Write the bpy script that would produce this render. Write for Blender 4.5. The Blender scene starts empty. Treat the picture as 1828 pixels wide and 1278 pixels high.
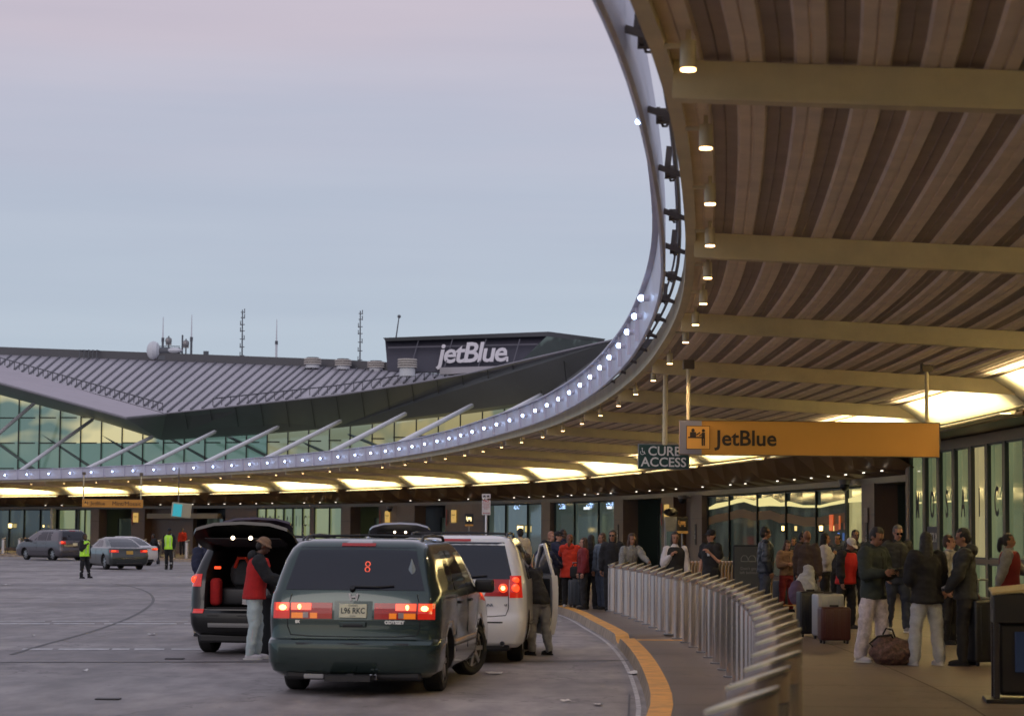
import bpy, bmesh, math, random
from mathutils import Vector, Matrix, noise
random.seed(7)
scene = bpy.context.scene
COL = scene.collection
rad = math.radians
# ------------------------------------------------------------------ camera
F = 4050.0; PW = 1828.0; PH = 1278.0; CH = 1.8
PITCH = math.atan((949-639)/F); ROLL = rad(0.4)
CR = (Matrix.Rotation(math.pi/2+PITCH, 3, 'X') @ Matrix.Rotation(ROLL, 3, 'Z'))
def ray(px, py): return CR @ Vector(((px-PW/2)/F, -(py-PH/2)/F, -1))
def gnd(px, py, z=0.0):
    d = ray(px, py); t = (z-CH)/d.z
    return Vector((d.x*t, d.y*t, z))
def atY(px, py, Y):
    d = ray(px, py); t = Y/d.y
    return Vector((d.x*t, Y, CH+d.z*t))
CRI = CR.transposed()
def proj(v):
    c = CRI @ (Vector(v)-Vector((0, 0, CH)))
    return (PW/2+F*c.x/-c.z, PH/2-F*c.y/-c.z)
cd = bpy.data.cameras.new('camera'); cam = bpy.data.objects.new('camera', cd); COL.objects.link(cam)
cam.matrix_world = Matrix.Translation((0, 0, CH)) @ CR.to_4x4()
cd.sensor_width = 36; cd.lens = 36*F/PW; cd.clip_start = .2; cd.clip_end = 3000
cd.dof.use_dof = True; cd.dof.focus_distance = 45; cd.dof.aperture_fstop = 3.6
scene.camera = cam
# ------------------------------------------------------------------ materials
MC = {}
def nodes(name):
    m = bpy.data.materials.new(name); m.use_nodes = True
    nt = m.node_tree; b = nt.nodes['Principled BSDF']
    return m, nt, b
def mat(name, col, rough=.6, metal=0., var=0., scale=4., bump=0., bscale=60., coat=0., emit=None, es=0., stretch=None, spec=None, trans=0):
    if name in MC: return MC[name]
    m, nt, b = nodes(name); N = nt.nodes; Lk = nt.links
    c = (*col, 1)
    b.inputs['Base Color'].default_value = c
    b.inputs['Roughness'].default_value = rough; b.inputs['Metallic'].default_value = metal
    if coat: b.inputs['Coat Weight'].default_value = coat; b.inputs['Coat Roughness'].default_value = .04
    if spec is not None: b.inputs['Specular IOR Level'].default_value = spec
    if trans: b.inputs['Transmission Weight'].default_value = trans
    if emit: b.inputs['Emission Color'].default_value = (*emit, 1); b.inputs['Emission Strength'].default_value = es
    if var or bump:
        tc = N.new('ShaderNodeTexCoord'); mp = N.new('ShaderNodeMapping')
        Lk.new(tc.outputs['Object'], mp.inputs[0])
        if stretch: mp.inputs['Scale'].default_value = stretch
    if var:
        n = N.new('ShaderNodeTexNoise'); n.inputs['Scale'].default_value = scale; n.inputs['Detail'].default_value = 6; n.inputs['Roughness'].default_value = .65
        Lk.new(mp.outputs[0], n.inputs['Vector'])
        r = N.new('ShaderNodeValToRGB'); r.color_ramp.elements[0].position = .3; r.color_ramp.elements[1].position = .7
        r.color_ramp.elements[0].color = (*[x*(1-var) for x in col], 1); r.color_ramp.elements[1].color = (*[min(1, x*(1+var)) for x in col], 1)
        Lk.new(n.outputs[0], r.inputs[0]); Lk.new(r.outputs[0], b.inputs['Base Color'])
        mr = N.new('ShaderNodeMapRange'); mr.inputs[3].default_value = max(0, rough*(1-var*.5)); mr.inputs[4].default_value = min(1, rough*(1+var*.5))
        Lk.new(n.outputs[0], mr.inputs[0]); Lk.new(mr.outputs[0], b.inputs['Roughness'])
    if bump:
        n2 = N.new('ShaderNodeTexNoise'); n2.inputs['Scale'].default_value = bscale; n2.inputs['Detail'].default_value = 4
        Lk.new(mp.outputs[0], n2.inputs['Vector'])
        bp = N.new('ShaderNodeBump'); bp.inputs['Strength'].default_value = bump; bp.inputs['Distance'].default_value = .02
        Lk.new(n2.outputs[0], bp.inputs['Height']); Lk.new(bp.outputs[0], b.inputs['Normal'])
    MC[name] = m
    return m
def emi(name, col, s): return mat(name, (0.02, .02, .02), .5, emit=col, es=s)
# ------------------------------------------------------------------ mesh builder
class MB:
    def __init__(s): s.v = []; s.f = []; s.m = []; s.cur = 0
    def add(s, vs, fs):
        o = len(s.v); s.v += [tuple(x) for x in vs]; s.f += [tuple(i+o for i in f) for f in fs]; s.m += [s.cur]*len(fs); return s
    def quad(s, *p): return s.add(p, [tuple(range(len(p)))])
    def box(s, c, d, M=None):
        c = Vector(c); x, y, z = d[0]/2, d[1]/2, d[2]/2
        vs = [Vector((i*x, j*y, k*z)) for i in (-1, 1) for j in (-1, 1) for k in (-1, 1)]
        if M: vs = [M @ v for v in vs]
        return s.add([c+v for v in vs], [(0, 1, 3, 2), (4, 6, 7, 5), (0, 4, 5, 1), (2, 3, 7, 6), (0, 2, 6, 4), (1, 5, 7, 3)])
    def bbox(s, c, d, r=.01, M=None, seg=2):
        bm = bmesh.new(); bmesh.ops.create_cube(bm, size=1)
        for v in bm.verts: v.co = Vector((v.co.x*d[0], v.co.y*d[1], v.co.z*d[2]))
        bmesh.ops.bevel(bm, geom=bm.edges[:], offset=min(r, min(d)*.49), segments=seg, affect='EDGES', profile=.5)
        c = Vector(c)
        vs = [c+(M @ v.co if M else v.co) for v in bm.verts]; bm.verts.index_update()
        fs = [[v.index for v in f.verts] for f in bm.faces]; bm.free()
        return s.add(vs, fs)
    def beam(s, p, q, w, h, up=(0, 0, 1)):
        p = Vector(p); q = Vector(q); d = q-p; L = d.length; d.normalize()
        u = Vector(up); x = d.cross(u).normalized(); u = x.cross(d)
        M = Matrix((x, d, u)).transposed()
        return s.box((p+q)/2, (w, L, h), M)
    def cyl(s, p, q, r, r2=None, n=12, caps=True):
        p = Vector(p); q = Vector(q); r2 = r if r2 is None else r2
        d = (q-p).normalized(); a = Vector((0, 0, 1)) if abs(d.z) < .9 else Vector((1, 0, 0))
        x = d.cross(a).normalized(); y = d.cross(x)
        vs = []
        for k in range(n):
            t = 2*math.pi*k/n; e = x*math.cos(t)+y*math.sin(t)
            vs += [p+e*r, q+e*r2]
        fs = [(2*k, 2*((k+1) % n), 2*((k+1) % n)+1, 2*k+1) for k in range(n)]
        if caps: fs += [tuple(2*k for k in range(n))[::-1], tuple(2*k+1 for k in range(n))]
        return s.add(vs, fs)
    def tube(s, pts, r, n=8, cap=True, flat=1.0):
        pts = [Vector(p) for p in pts]; R = r if isinstance(r, (list, tuple)) else [r]*len(pts)
        rings = []; x = None
        for i, p in enumerate(pts):
            d = (pts[min(i+1, len(pts)-1)]-pts[max(i-1, 0)]).normalized()
            if x is None:
                a = Vector((0, 0, 1)) if abs(d.z) < .9 else Vector((1, 0, 0)); x = d.cross(a).normalized()
            else: x = (x-d*x.dot(d)).normalized()
            y = d.cross(x)
            rr = R[i]; ra, rb = (rr if isinstance(rr, (list, tuple)) else (rr, rr*flat))
            rings.append([p+x*math.cos(2*math.pi*k/n)*ra+y*math.sin(2*math.pi*k/n)*rb for k in range(n)])
        vs = [v for ring in rings for v in ring]
        fs = [(i*n+k, i*n+(k+1) % n, (i+1)*n+(k+1) % n, (i+1)*n+k) for i in range(len(pts)-1) for k in range(n)]
        if cap: fs += [tuple(range(n))[::-1], tuple((len(pts)-1)*n+k for k in range(n))]
        return s.add(vs, fs)
    def ball(s, c, r, n=12, m=8, M=None):
        c = Vector(c); r = r if isinstance(r, (tuple, list)) else (r, r, r)
        vs = []
        for j in range(1, m):
            a = math.pi*j/m
            for k in range(n):
                t = 2*math.pi*k/n; vs.append(Vector((r[0]*math.sin(a)*math.cos(t), r[1]*math.sin(a)*math.sin(t), r[2]*math.cos(a))))
        vs += [Vector((0, 0, r[2])), Vector((0, 0, -r[2]))]
        if M: vs = [M @ v for v in vs]
        T = (m-1)*n
        fs = [(j*n+k, (j+1)*n+k, (j+1)*n+(k+1) % n, j*n+(k+1) % n) for j in range(m-2) for k in range(n)]
        fs += [(T, k, (k+1) % n) for k in range(n)] + [(T+1, (m-2)*n+(k+1) % n, (m-2)*n+k) for k in range(n)]
        return s.add([c+v for v in vs], fs)
    def rings(s, R, cap=True, closed=True):
        n = len(R[0]); vs = [v for r in R for v in r]; e = n if closed else n-1
        fs = [(i*n+k, i*n+(k+1) % n, (i+1)*n+(k+1) % n, (i+1)*n+k) for i in range(len(R)-1) for k in range(e)]
        if cap: fs += [tuple(range(n))[::-1], tuple((len(R)-1)*n+k for k in range(n))]
        return s.add(vs, fs)
    def mesh(s, name, mats, smooth=False):
        me = bpy.data.meshes.new(name); me.from_pydata(s.v, [], s.f)
        mats = mats if isinstance(mats, (list, tuple)) else [mats]
        for m in mats: me.materials.append(m)
        for p, i in zip(me.polygons, s.m):
            p.material_index = i
        bm = bmesh.new(); bm.from_mesh(me); bmesh.ops.recalc_face_normals(bm, faces=bm.faces[:]); bm.to_mesh(me); bm.free()
        if smooth:
            me.shade_smooth()
            if smooth != 'all': me.set_sharp_from_angle(angle=rad(smooth if smooth is not True else 40))
        return me
    def build(s, name, mats, parent=None, smooth=False, loc=None, rz=0):
        o = bpy.data.objects.new(name, s.mesh(name, mats, smooth)); COL.objects.link(o)
        if parent: o.parent = parent
        if loc is not None: o.location = loc
        if rz: o.rotation_euler = (0, 0, rz)
        return o
def tag(o, label=None, cat=None, group=None, kind=None):
    if label: o['label'] = label
    if cat: o['category'] = cat
    if group: o['group'] = group
    if kind: o['kind'] = kind
    return o
def struct(b, name, mats, label=None, smooth=False):
    o = b.build(name, mats, smooth=smooth); o['kind'] = 'structure'
    if label: o['label'] = label
    return o
def empty(name, label, cat, loc=(0, 0, 0), rz=0, group=None):
    o = bpy.data.objects.new(name, None); COL.objects.link(o); o.empty_display_size = .3
    o.location = loc; o.rotation_euler = (0, 0, rz)
    return tag(o, label, cat, group)
def basis(o, x, y, z=None):
    x = Vector(x).normalized(); y = Vector(y); z = x.cross(y).normalized(); y = z.cross(x)
    M = Matrix((x, y, z)).transposed().to_4x4(); M.translation = Vector(o); return M
def text(name, s, size, m, parent, M, ext=.004, off=0., shear=0., align='CENTER', sx=1., space=1., line=1.):
    cu = bpy.data.curves.new(name, 'FONT'); cu.body = s; cu.size = size; cu.extrude = ext; cu.offset = off; cu.shear = shear
    cu.align_x = align; cu.align_y = 'CENTER'; cu.space_character = space; cu.resolution_u = 3; cu.space_line = line
    t = bpy.data.objects.new(name, cu); COL.objects.link(t)
    me = bpy.data.meshes.new_from_object(t.evaluated_get(bpy.context.evaluated_depsgraph_get()))
    bpy.data.objects.remove(t)
    me.materials.clear(); me.materials.append(m)
    o = bpy.data.objects.new(name, me); COL.objects.link(o); o.parent = parent
    o.matrix_local = M @ Matrix.Diagonal((sx, 1, 1, 1)); return o
# ------------------------------------------------------------------ plan curves
class Curve:
    def __init__(s, pts, step=.5):
        P = [Vector(p) for p in pts]; out = []
        for i in range(len(P)-1):
            p0 = P[i-1] if i else P[0]*2-P[1]; p1 = P[i]; p2 = P[i+1]; p3 = P[i+2] if i+2 < len(P) else P[i+1]*2-P[i]
            for k in range(24):
                t = k/24; out.append(.5*((2*p1)+(p2-p0)*t+(2*p0-5*p1+4*p2-p3)*t*t+(3*p1-p0-3*p2+p3)*t**3))
        out.append(P[-1])
        for _ in range(30):
            out = [out[0]]+[(out[i-1]+out[i]*2+out[i+1])/4 for i in range(1, len(out)-1)]+[out[-1]]
        s.S = [0]
        for a, b in zip(out, out[1:]): s.S.append(s.S[-1]+(b-a).length)
        s.P = out; s.L = s.S[-1]
    def at(s, t):
        t = max(0, min(s.L-1e-6, t)); lo, hi = 0, len(s.S)-1
        while hi-lo > 1:
            m = (lo+hi)//2
            if s.S[m] <= t: lo = m
            else: hi = m
        a = (t-s.S[lo])/(s.S[hi]-s.S[lo]); p = s.P[lo].lerp(s.P[hi], a)
        i0, i1 = max(lo-3, 0), min(hi+3, len(s.P)-1)
        d = (s.P[i1]-s.P[i0]).normalized()
        return p, d
    def off(s, t, o, z=0.):
        p, d = s.at(t); return Vector((p.x+d.y*o, p.y-d.x*o, z))
    def nrm(s, t):
        p, d = s.at(t); return Vector((d.y, -d.x, 0)), Vector((d.x, d.y, 0))
    def sY(s, Y):
        lo, hi = 0., s.L
        for _ in range(50):
            m = (lo+hi)/2
            if s.at(m)[0].y < Y: lo = m
            else: hi = m
        return lo
FC = Curve([(-22, -45), (-12.5, -28), (-5.8, -12), (-2.3, 0), (-1.0, 5), (-.15, 10), (.52, 14), (1.02, 18), (1.6, 24.4), (2.05, 31), (2.25, 38), (2.25, 46), (1.85, 57), (.85, 68.8), (-.75, 80), (-2.7, 91.5), (-5.6, 104), (-9.4, 115), (-16.7, 131), (-25.6, 145), (-36.3, 158), (-50, 171), (-64, 180)])
KC = Curve([(-23, -45), (-13.2, -28), (-6.6, -12), (-2.9, 0), (-1.6, 5), (-.7, 9), (.3, 14), (.9, 18), (1.36, 22.3), (1.6, 28), (1.7, 33), (1.68, 38), (1.5, 43), (1.3, 48), (.95, 52), (.3, 60), (-.6, 68), (-2.1, 80), (-4.4, 92), (-7.5, 104), (-12, 116), (-19, 129), (-28, 141), (-39, 152), (-52, 163), (-66, 172)])
WO = 9.2
class Wall:
    def __init__(s, o):
        s.o = o; s.T = [i*.5 for i in range(int(FC.L*2))]
        s.T = [t for t in s.T if FC.off(t, o).y > 20]
        s.X = [proj(FC.off(t, o, 1.8))[0] for t in s.T]
    def s_at(s, px):
        for i in range(len(s.X)-1):
            if s.X[i] >= px >= s.X[i+1]: return s.T[i]+(s.T[i+1]-s.T[i])*(s.X[i]-px)/(s.X[i]-s.X[i+1])
        return s.T[0] if px > s.X[0] else s.T[-1]
# ------------------------------------------------------------------ world and light
w = bpy.data.worlds.new('World'); scene.world = w; w.use_nodes = True
nt = w.node_tree; N = nt.nodes; Lk = nt.links; bg = N['Background']
SUN_EL = rad(7); SUN_ROT = rad(200)
tc = N.new('ShaderNodeTexCoord'); sp = N.new('ShaderNodeSeparateXYZ'); Lk.new(tc.outputs['Generated'], sp.inputs[0])
mp = N.new('ShaderNodeMapping'); mp.inputs['Scale'].default_value = (1.3, 1.3, 9); mp.inputs['Rotation'].default_value = (0, rad(-6), 0)
Lk.new(tc.outputs['Generated'], mp.inputs[0])
nz = N.new('ShaderNodeTexNoise'); nz.inputs['Scale'].default_value = 2.6; nz.inputs['Detail'].default_value = 5; nz.inputs['Roughness'].default_value = .55
Lk.new(mp.outputs[0], nz.inputs['Vector'])
ma = N.new('ShaderNodeMath'); ma.operation = 'MULTIPLY_ADD'; ma.inputs[1].default_value = .07; ma.inputs[2].default_value = -.035
Lk.new(nz.outputs[0], ma.inputs[0])
ad = N.new('ShaderNodeMath'); ad.operation = 'ADD'; Lk.new(sp.outputs[2], ad.inputs[0]); Lk.new(ma.outputs[0], ad.inputs[1])
cr = N.new('ShaderNodeValToRGB'); e = cr.color_ramp.elements
e[0].position = 0; e[0].color = (.33, .45, .58, 1); e[1].position = 1; e[1].color = (.42, .43, .52, 1)
for p, c in ((.06, (.385, .455, .54)), (.10, (.39, .45, .54)), (.14, (.39, .43, .525)), (.18, (.425, .43, .52)), (.225, (.48, .43, .50)), (.32, (.50, .44, .52)), (.5, (.46, .45, .54))):
    x = e.new(p); x.color = (*c, 1)
Lk.new(ad.outputs[0], cr.inputs[0])
n2 = N.new('ShaderNodeTexNoise'); n2.inputs['Scale'].default_value = 3.4; n2.inputs['Detail'].default_value = 6
mp2 = N.new('ShaderNodeMapping'); mp2.inputs['Scale'].default_value = (1, 1, 12); mp2.inputs['Location'].default_value = (3, 1, 2); Lk.new(tc.outputs['Generated'], mp2.inputs[0]); Lk.new(mp2.outputs[0], n2.inputs['Vector'])
r2 = N.new('ShaderNodeValToRGB'); r2.color_ramp.elements[0].position = .35; r2.color_ramp.elements[1].position = .7
r2.color_ramp.elements[0].color = (.95, .96, .975, 1); r2.color_ramp.elements[1].color = (1.03, 1.025, 1.02, 1); Lk.new(n2.outputs[0], r2.inputs[0])
mx = N.new('ShaderNodeMix'); mx.data_type = 'RGBA'; mx.blend_type = 'MULTIPLY'; mx.inputs[0].default_value = 1
Lk.new(cr.outputs[0], mx.inputs[6]); Lk.new(r2.outputs[0], mx.inputs[7])
sky = N.new('ShaderNodeTexSky'); sky.sky_type = 'NISHITA'; sky.sun_disc = False; sky.sun_elevation = SUN_EL; sky.sun_rotation = SUN_ROT
sm = N.new('ShaderNodeMix'); sm.data_type = 'RGBA'; sm.blend_type = 'ADD'; sm.inputs[0].default_value = .006
Lk.new(mx.outputs[2], sm.inputs[6]); Lk.new(sky.outputs[0], sm.inputs[7])
Lk.new(sm.outputs[2], bg.inputs[0]); bg.inputs[1].default_value = 1.16
sl = bpy.data.lights.new('sun', 'SUN'); sl.energy = .35; sl.angle = rad(25); sl.color = (1, .86, .8)
so = bpy.data.objects.new('sun', sl); COL.objects.link(so)
dv = Vector((math.sin(SUN_ROT)*math.cos(rad(25)), math.cos(SUN_ROT)*math.cos(rad(25)), math.sin(rad(25))))
so.rotation_euler = dv.to_track_quat('Z', 'Y').to_euler()
scene.view_settings.view_transform = 'Standard'; scene.view_settings.look = 'None'; scene.view_settings.gamma = 1; scene.view_settings.exposure = 0
# ------------------------------------------------------------------ ground
def ground_mat(name, base, rough, stain=.25, crack=True):
    m, nt, b = nodes(name); N = nt.nodes; Lk = nt.links
    tc = N.new('ShaderNodeTexCoord')
    def noise_(s, d=6, sc=(1, 1, 1)):
        mp = N.new('ShaderNodeMapping'); mp.inputs['Scale'].default_value = sc; Lk.new(tc.outputs['Object'], mp.inputs[0])
        n = N.new('ShaderNodeTexNoise'); n.inputs['Scale'].default_value = s; n.inputs['Detail'].default_value = d; n.inputs['Roughness'].default_value = .6; Lk.new(mp.outputs[0], n.inputs['Vector']); return n
    a = noise_(.35, 6, (1, .22, 1)); c = noise_(2.2, 8, (1, .35, 1)); g = noise_(90, 3)
    r = N.new('ShaderNodeValToRGB'); r.color_ramp.elements[0].position = .32; r.color_ramp.elements[1].position = .68
    r.color_ramp.elements[0].color = (*[x*(1-stain) for x in base], 1); r.color_ramp.elements[1].color = (*[x*(1+stain*.6) for x in base], 1)
    Lk.new(a.outputs[0], r.inputs[0])
    r2 = N.new('ShaderNodeValToRGB'); r2.color_ramp.elements[0].position = .36; r2.color_ramp.elements[1].position = .62
    r2.color_ramp.elements[0].color = (1-stain*1.1,)*3+(1,); r2.color_ramp.elements[1].color = (1.06, 1.05, 1.04, 1); Lk.new(c.outputs[0], r2.inputs[0])
    r3 = N.new('ShaderNodeValToRGB'); r3.color_ramp.elements[0].color = (.82,)*3+(1,); r3.color_ramp.elements[1].color = (1.15,)*3+(1,); Lk.new(g.outputs[0], r3.inputs[0])
    m1 = N.new('ShaderNodeMix'); m1.data_type = 'RGBA'; m1.blend_type = 'MULTIPLY'; m1.inputs[0].default_value = 1
    m2 = N.new('ShaderNodeMix'); m2.data_type = 'RGBA'; m2.blend_type = 'MULTIPLY'; m2.inputs[0].default_value = 1
    Lk.new(r.outputs[0], m1.inputs[6]); Lk.new(r2.outputs[0], m1.inputs[7]); Lk.new(m1.outputs[2], m2.inputs[6]); Lk.new(r3.outputs[0], m2.inputs[7])
    vo = N.new('ShaderNodeTexVoronoi'); vo.inputs['Scale'].default_value = 2.3; Lk.new(tc.outputs['Object'], vo.inputs['Vector'])
    r4 = N.new('ShaderNodeValToRGB'); r4.color_ramp.elements[0].position = .05; r4.color_ramp.elements[0].color = (.45, .43, .42, 1); r4.color_ramp.elements[1].position = .085; r4.color_ramp.elements[1].color = (1, 1, 1, 1); Lk.new(vo.outputs['Distance'], r4.inputs[0])
    v2 = N.new('ShaderNodeTexVoronoi'); v2.feature = 'DISTANCE_TO_EDGE'; v2.inputs['Scale'].default_value = .16; wn = noise_(.9, 4)
    mm = N.new('ShaderNodeMix'); mm.data_type = 'RGBA'; mm.inputs[0].default_value = .12; mp9 = N.new('ShaderNodeMapping'); Lk.new(tc.outputs['Object'], mm.inputs[6]); Lk.new(wn.outputs[1], mm.inputs[7])
    va = N.new('ShaderNodeVectorMath'); va.operation = 'SCALE'; va.inputs[3].default_value = 3.; Lk.new(wn.outputs[1], va.inputs[0]); vb = N.new('ShaderNodeVectorMath'); vb.operation = 'ADD'; Lk.new(va.outputs[0], vb.inputs[0]); Lk.new(tc.outputs['Object'], vb.inputs[1]); Lk.new(vb.outputs[0], v2.inputs['Vector'])
    r5 = N.new('ShaderNodeValToRGB'); r5.color_ramp.elements[0].position = .0; r5.color_ramp.elements[0].color = (.5, .5, .5, 1); r5.color_ramp.elements[1].position = .008; r5.color_ramp.elements[1].color = (1, 1, 1, 1); Lk.new(v2.outputs['Distance'], r5.inputs[0])
    st = noise_(.12, 5, (.5, 2.2, 1)); r6 = N.new('ShaderNodeValToRGB'); r6.color_ramp.elements[0].position = .38; r6.color_ramp.elements[0].color = (.74, .73, .74, 1); r6.color_ramp.elements[1].position = .56; r6.color_ramp.elements[1].color = (1.05, 1.04, 1.03, 1); Lk.new(st.outputs[0], r6.inputs[0])
    prev = m2.outputs[2]
    for rr_ in (r4, r5, r6):
        mz = N.new('ShaderNodeMix'); mz.data_type = 'RGBA'; mz.blend_type = 'MULTIPLY'; mz.inputs[0].default_value = 1; Lk.new(prev, mz.inputs[6]); Lk.new(rr_.outputs[0], mz.inputs[7]); prev = mz.outputs[2]
    Lk.new(prev, b.inputs['Base Color'])
    mr = N.new('ShaderNodeMapRange'); mr.inputs[3].default_value = rough*.75; mr.inputs[4].default_value = min(1, rough*1.2); Lk.new(c.outputs[0], mr.inputs[0]); Lk.new(mr.outputs[0], b.inputs['Roughness'])
    bp = N.new('ShaderNodeBump'); bp.inputs['Strength'].default_value = .25; bp.inputs['Distance'].default_value = .01; Lk.new(g.outputs[0], bp.inputs['Height']); Lk.new(bp.outputs[0], b.inputs['Normal'])
    return m
M_road = ground_mat('road_concrete', (.325, .30, .30), .6, .36)
M_walk = ground_mat('walk_concrete', (.15, .115, .092), .5, .25)
b = MB(); b.quad((-700, -60, 0), (500, -60, 0), (500, 900, 0), (-700, 900, 0)); struct(b, 'road', M_road, 'worn grey concrete roadway in front of the terminal')
# sidewalk slab follows the kerb
SJ = KC.sY(36.2)
def kz(s): return .15-.11*math.exp(-((s-SJ-.3)/.55)**4)
b = MB(); ss = sorted(set([i*1.5 for i in range(int(KC.L/1.5))]+[SJ+k*.15 for k in range(-8, 14)]))
R = [[KC.off(s, .2, kz(s)), KC.off(s, 1.3, .15), KC.off(s, 60, .15)] for s in ss]
for i in range(len(ss)-1):
    b.quad(R[i][0], R[i+1][0], R[i+1][1], R[i][1]); b.quad(R[i][1], R[i+1][1], R[i+1][2], R[i][2])
struct(b, 'sidewalk', M_walk, 'brown concrete pavement under the canopy')
M_yel = mat('kerb_yellow', (.68, .33, .06), .6, var=.28, scale=5)
M_kside = mat('kerb_side', (.30, .235, .17), .75, var=.35, scale=3)
b = MB()
for i in range(len(ss)-1):
    s0, s1 = ss[i], ss[i+1]
    b.cur = 0; b.quad(KC.off(s0, .02, kz(s0)+.002), KC.off(s1, .02, kz(s1)+.002), KC.off(s1, .24, kz(s1)+.006), KC.off(s0, .24, kz(s0)+.006))
    b.cur = 1; b.quad(KC.off(s0, -.02, -.02), KC.off(s1, -.02, -.02), KC.off(s1, .02, kz(s1)+.002), KC.off(s0, .02, kz(s0)+.002))
    b.cur = 0; b.quad(KC.off(s0, .24, kz(s0)+.006), KC.off(s1, .24, kz(s1)+.006), KC.off(s1, .25, 0), KC.off(s0, .25, 0))
struct(b, 'kerb', [M_yel, M_kside], 'yellow painted kerb edge curving along the pavement')
M_wht = mat('road_paint', (.48, .47, .48), .7, var=.4, scale=6, stretch=(1, 1, 1))
M_tar = mat('tar_seam', (.035, .033, .035), .5, var=.3)
b = MB()
def strip(b, pts, w, z=.004):
    P = [Vector((p[0], p[1], z)) for p in pts]
    for i in range(len(P)-1):
        d = (P[i+1]-P[i]).normalized(); n = Vector((-d.y, d.x, 0))*w/2
        b.quad(P[i]-n, P[i+1]-n, P[i+1]+n, P[i]+n)
def dash(b, y, x0, x1, w, z, seed):
    rr = random.Random(seed); x = x0
    while x < x1:
        L = rr.uniform(30, 130); a, c = gnd(x, y), gnd(min(x+L, x1), y); strip(b, [a, c], w*rr.uniform(3.5, 5.5), z); x += L+rr.uniform(4, 22)
dash(b, 1108.5, -300, 350, .09, .004, 1); dash(b, 1113, -300, 420, .09, .004, 2); dash(b, 1158.5, 40, 500, .09, .004, 3)
for px in range(0, 1): pass
for k in range(4): strip(b, [gnd(962, 1101+k*2.6), gnd(1002, 1101+k*2.6)], .22, .004)
strip(b, [gnd(860, 1158.5), gnd(1003, 1158.5)], .08, .004)
strip(b, [KC.off(s, -.10, 0) for s in ss if 18 < KC.at(s)[0].y < 56], .05)
struct(b, 'road_markings', M_wht, 'faded white lines across the roadway')
b = MB()
cp = [(20, 1168), (80, 1150), (160, 1128), (225, 1105), (262, 1085), (274, 1070), (262, 1056), (230, 1046), (190, 1040)]
cc = Curve([(gnd(*p).x, gnd(*p).y) for p in cp]); strip(b, [cc.at(t)[0] for t in [i*cc.L/60 for i in range(60)]], .07, .005)
strip(b, [gnd(0, 1182), gnd(500, 1181), gnd(900, 1181), gnd(1140, 1178)], .13, .005)
strip(b, [gnd(-300, 1046), gnd(350, 1045)], .3, .005); strip(b, [gnd(-200, 1020), gnd(300, 1019)], .4, .005)
strip(b, [gnd(1122, 1278), gnd(1124, 1240)], .02, .005)
struct(b, 'tar_seams', M_tar, 'dark tar seams in the roadway')
b = MB(); sj = KC.sY(36.2)
strip(b, [KC.off(sj-1.0, .25, 0), KC.off(sj-.95, 1.3, 0)], .3, .156)
struct(b, 'yellow_stripe', M_yel, 'yellow painted stripe crossing the pavement from the kerb')
b = MB()
for s in range(48, 190, 3):
    strip(b, [KC.off(s, .26, 0), KC.off(s, 9.4, 0)], .02, .154)
for o in (3.1, 6.2): strip(b, [KC.off(s, o, 0) for s in ss[34:136]], .02, .154)
struct(b, 'pavement_joints', mat('joint', (.07, .055, .045), .8), 'thin joints between pavement slabs')
# ------------------------------------------------------------------ canopy
canopy = empty('canopy', 'long curved steel canopy with ribbed underside sweeping over the pavement', 'canopy')
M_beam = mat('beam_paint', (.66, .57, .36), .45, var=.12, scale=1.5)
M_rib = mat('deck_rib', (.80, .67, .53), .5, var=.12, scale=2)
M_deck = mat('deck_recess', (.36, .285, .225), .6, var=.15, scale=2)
M_fas = mat('fascia_paint', (.60, .60, .72), .4, var=.08, scale=1)
M_steel = mat('dark_steel', (.11, .09, .08), .5, var=.3)
M_grey = mat('grey_metal', (.25, .25, .26), .4, metal=.6, var=.15)
def dz(o): return 5.06-.36*(o-.5)/7
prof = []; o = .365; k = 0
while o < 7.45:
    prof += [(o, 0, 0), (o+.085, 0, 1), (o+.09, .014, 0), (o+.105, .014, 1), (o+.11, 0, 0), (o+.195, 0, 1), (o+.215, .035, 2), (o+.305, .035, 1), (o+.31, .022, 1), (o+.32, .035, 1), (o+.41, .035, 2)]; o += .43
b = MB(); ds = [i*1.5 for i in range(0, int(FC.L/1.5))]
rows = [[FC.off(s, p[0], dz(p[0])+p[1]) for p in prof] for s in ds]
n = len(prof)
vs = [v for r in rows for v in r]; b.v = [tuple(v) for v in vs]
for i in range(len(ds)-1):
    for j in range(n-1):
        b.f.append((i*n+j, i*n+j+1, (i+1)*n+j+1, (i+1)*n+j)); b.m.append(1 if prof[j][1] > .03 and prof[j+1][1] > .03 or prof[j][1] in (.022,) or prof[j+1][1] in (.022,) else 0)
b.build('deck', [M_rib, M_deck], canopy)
b = MB()
for i in range(len(ds)-1):
    s0, s1 = ds[i], ds[i+1]
    b.quad(FC.off(s0, .3, 5.34), FC.off(s1, .3, 5.34), FC.off(s1, 7.9, 4.9), FC.off(s0, 7.9, 4.9))
b.build('roof_sheet', M_grey, canopy)
b = MB()   # edge girder
def sweep(b, sl, prof2):
    rr = [[FC.off(s, o, z) for o, z in prof2] for s in sl]; b.rings(rr, cap=True)
sweep(b, ds, [(.27, 4.96), (.38, 4.96), (.38, 4.98), (.36, 4.98), (.36, 5.28), (.27, 5.28)])
b.build('edge_girder', M_beam, canopy)
b = MB(); sweep(b, ds, [(7.45, 4.26), (7.75, 4.26), (7.75, 4.80), (7.45, 4.80)]); b.build('inner_girder', M_beam, canopy)
s_first = FC.sY(15.6)
beams = [s_first+9.05*k for k in range(-6, int((FC.L-s_first)/9.05))]
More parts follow.
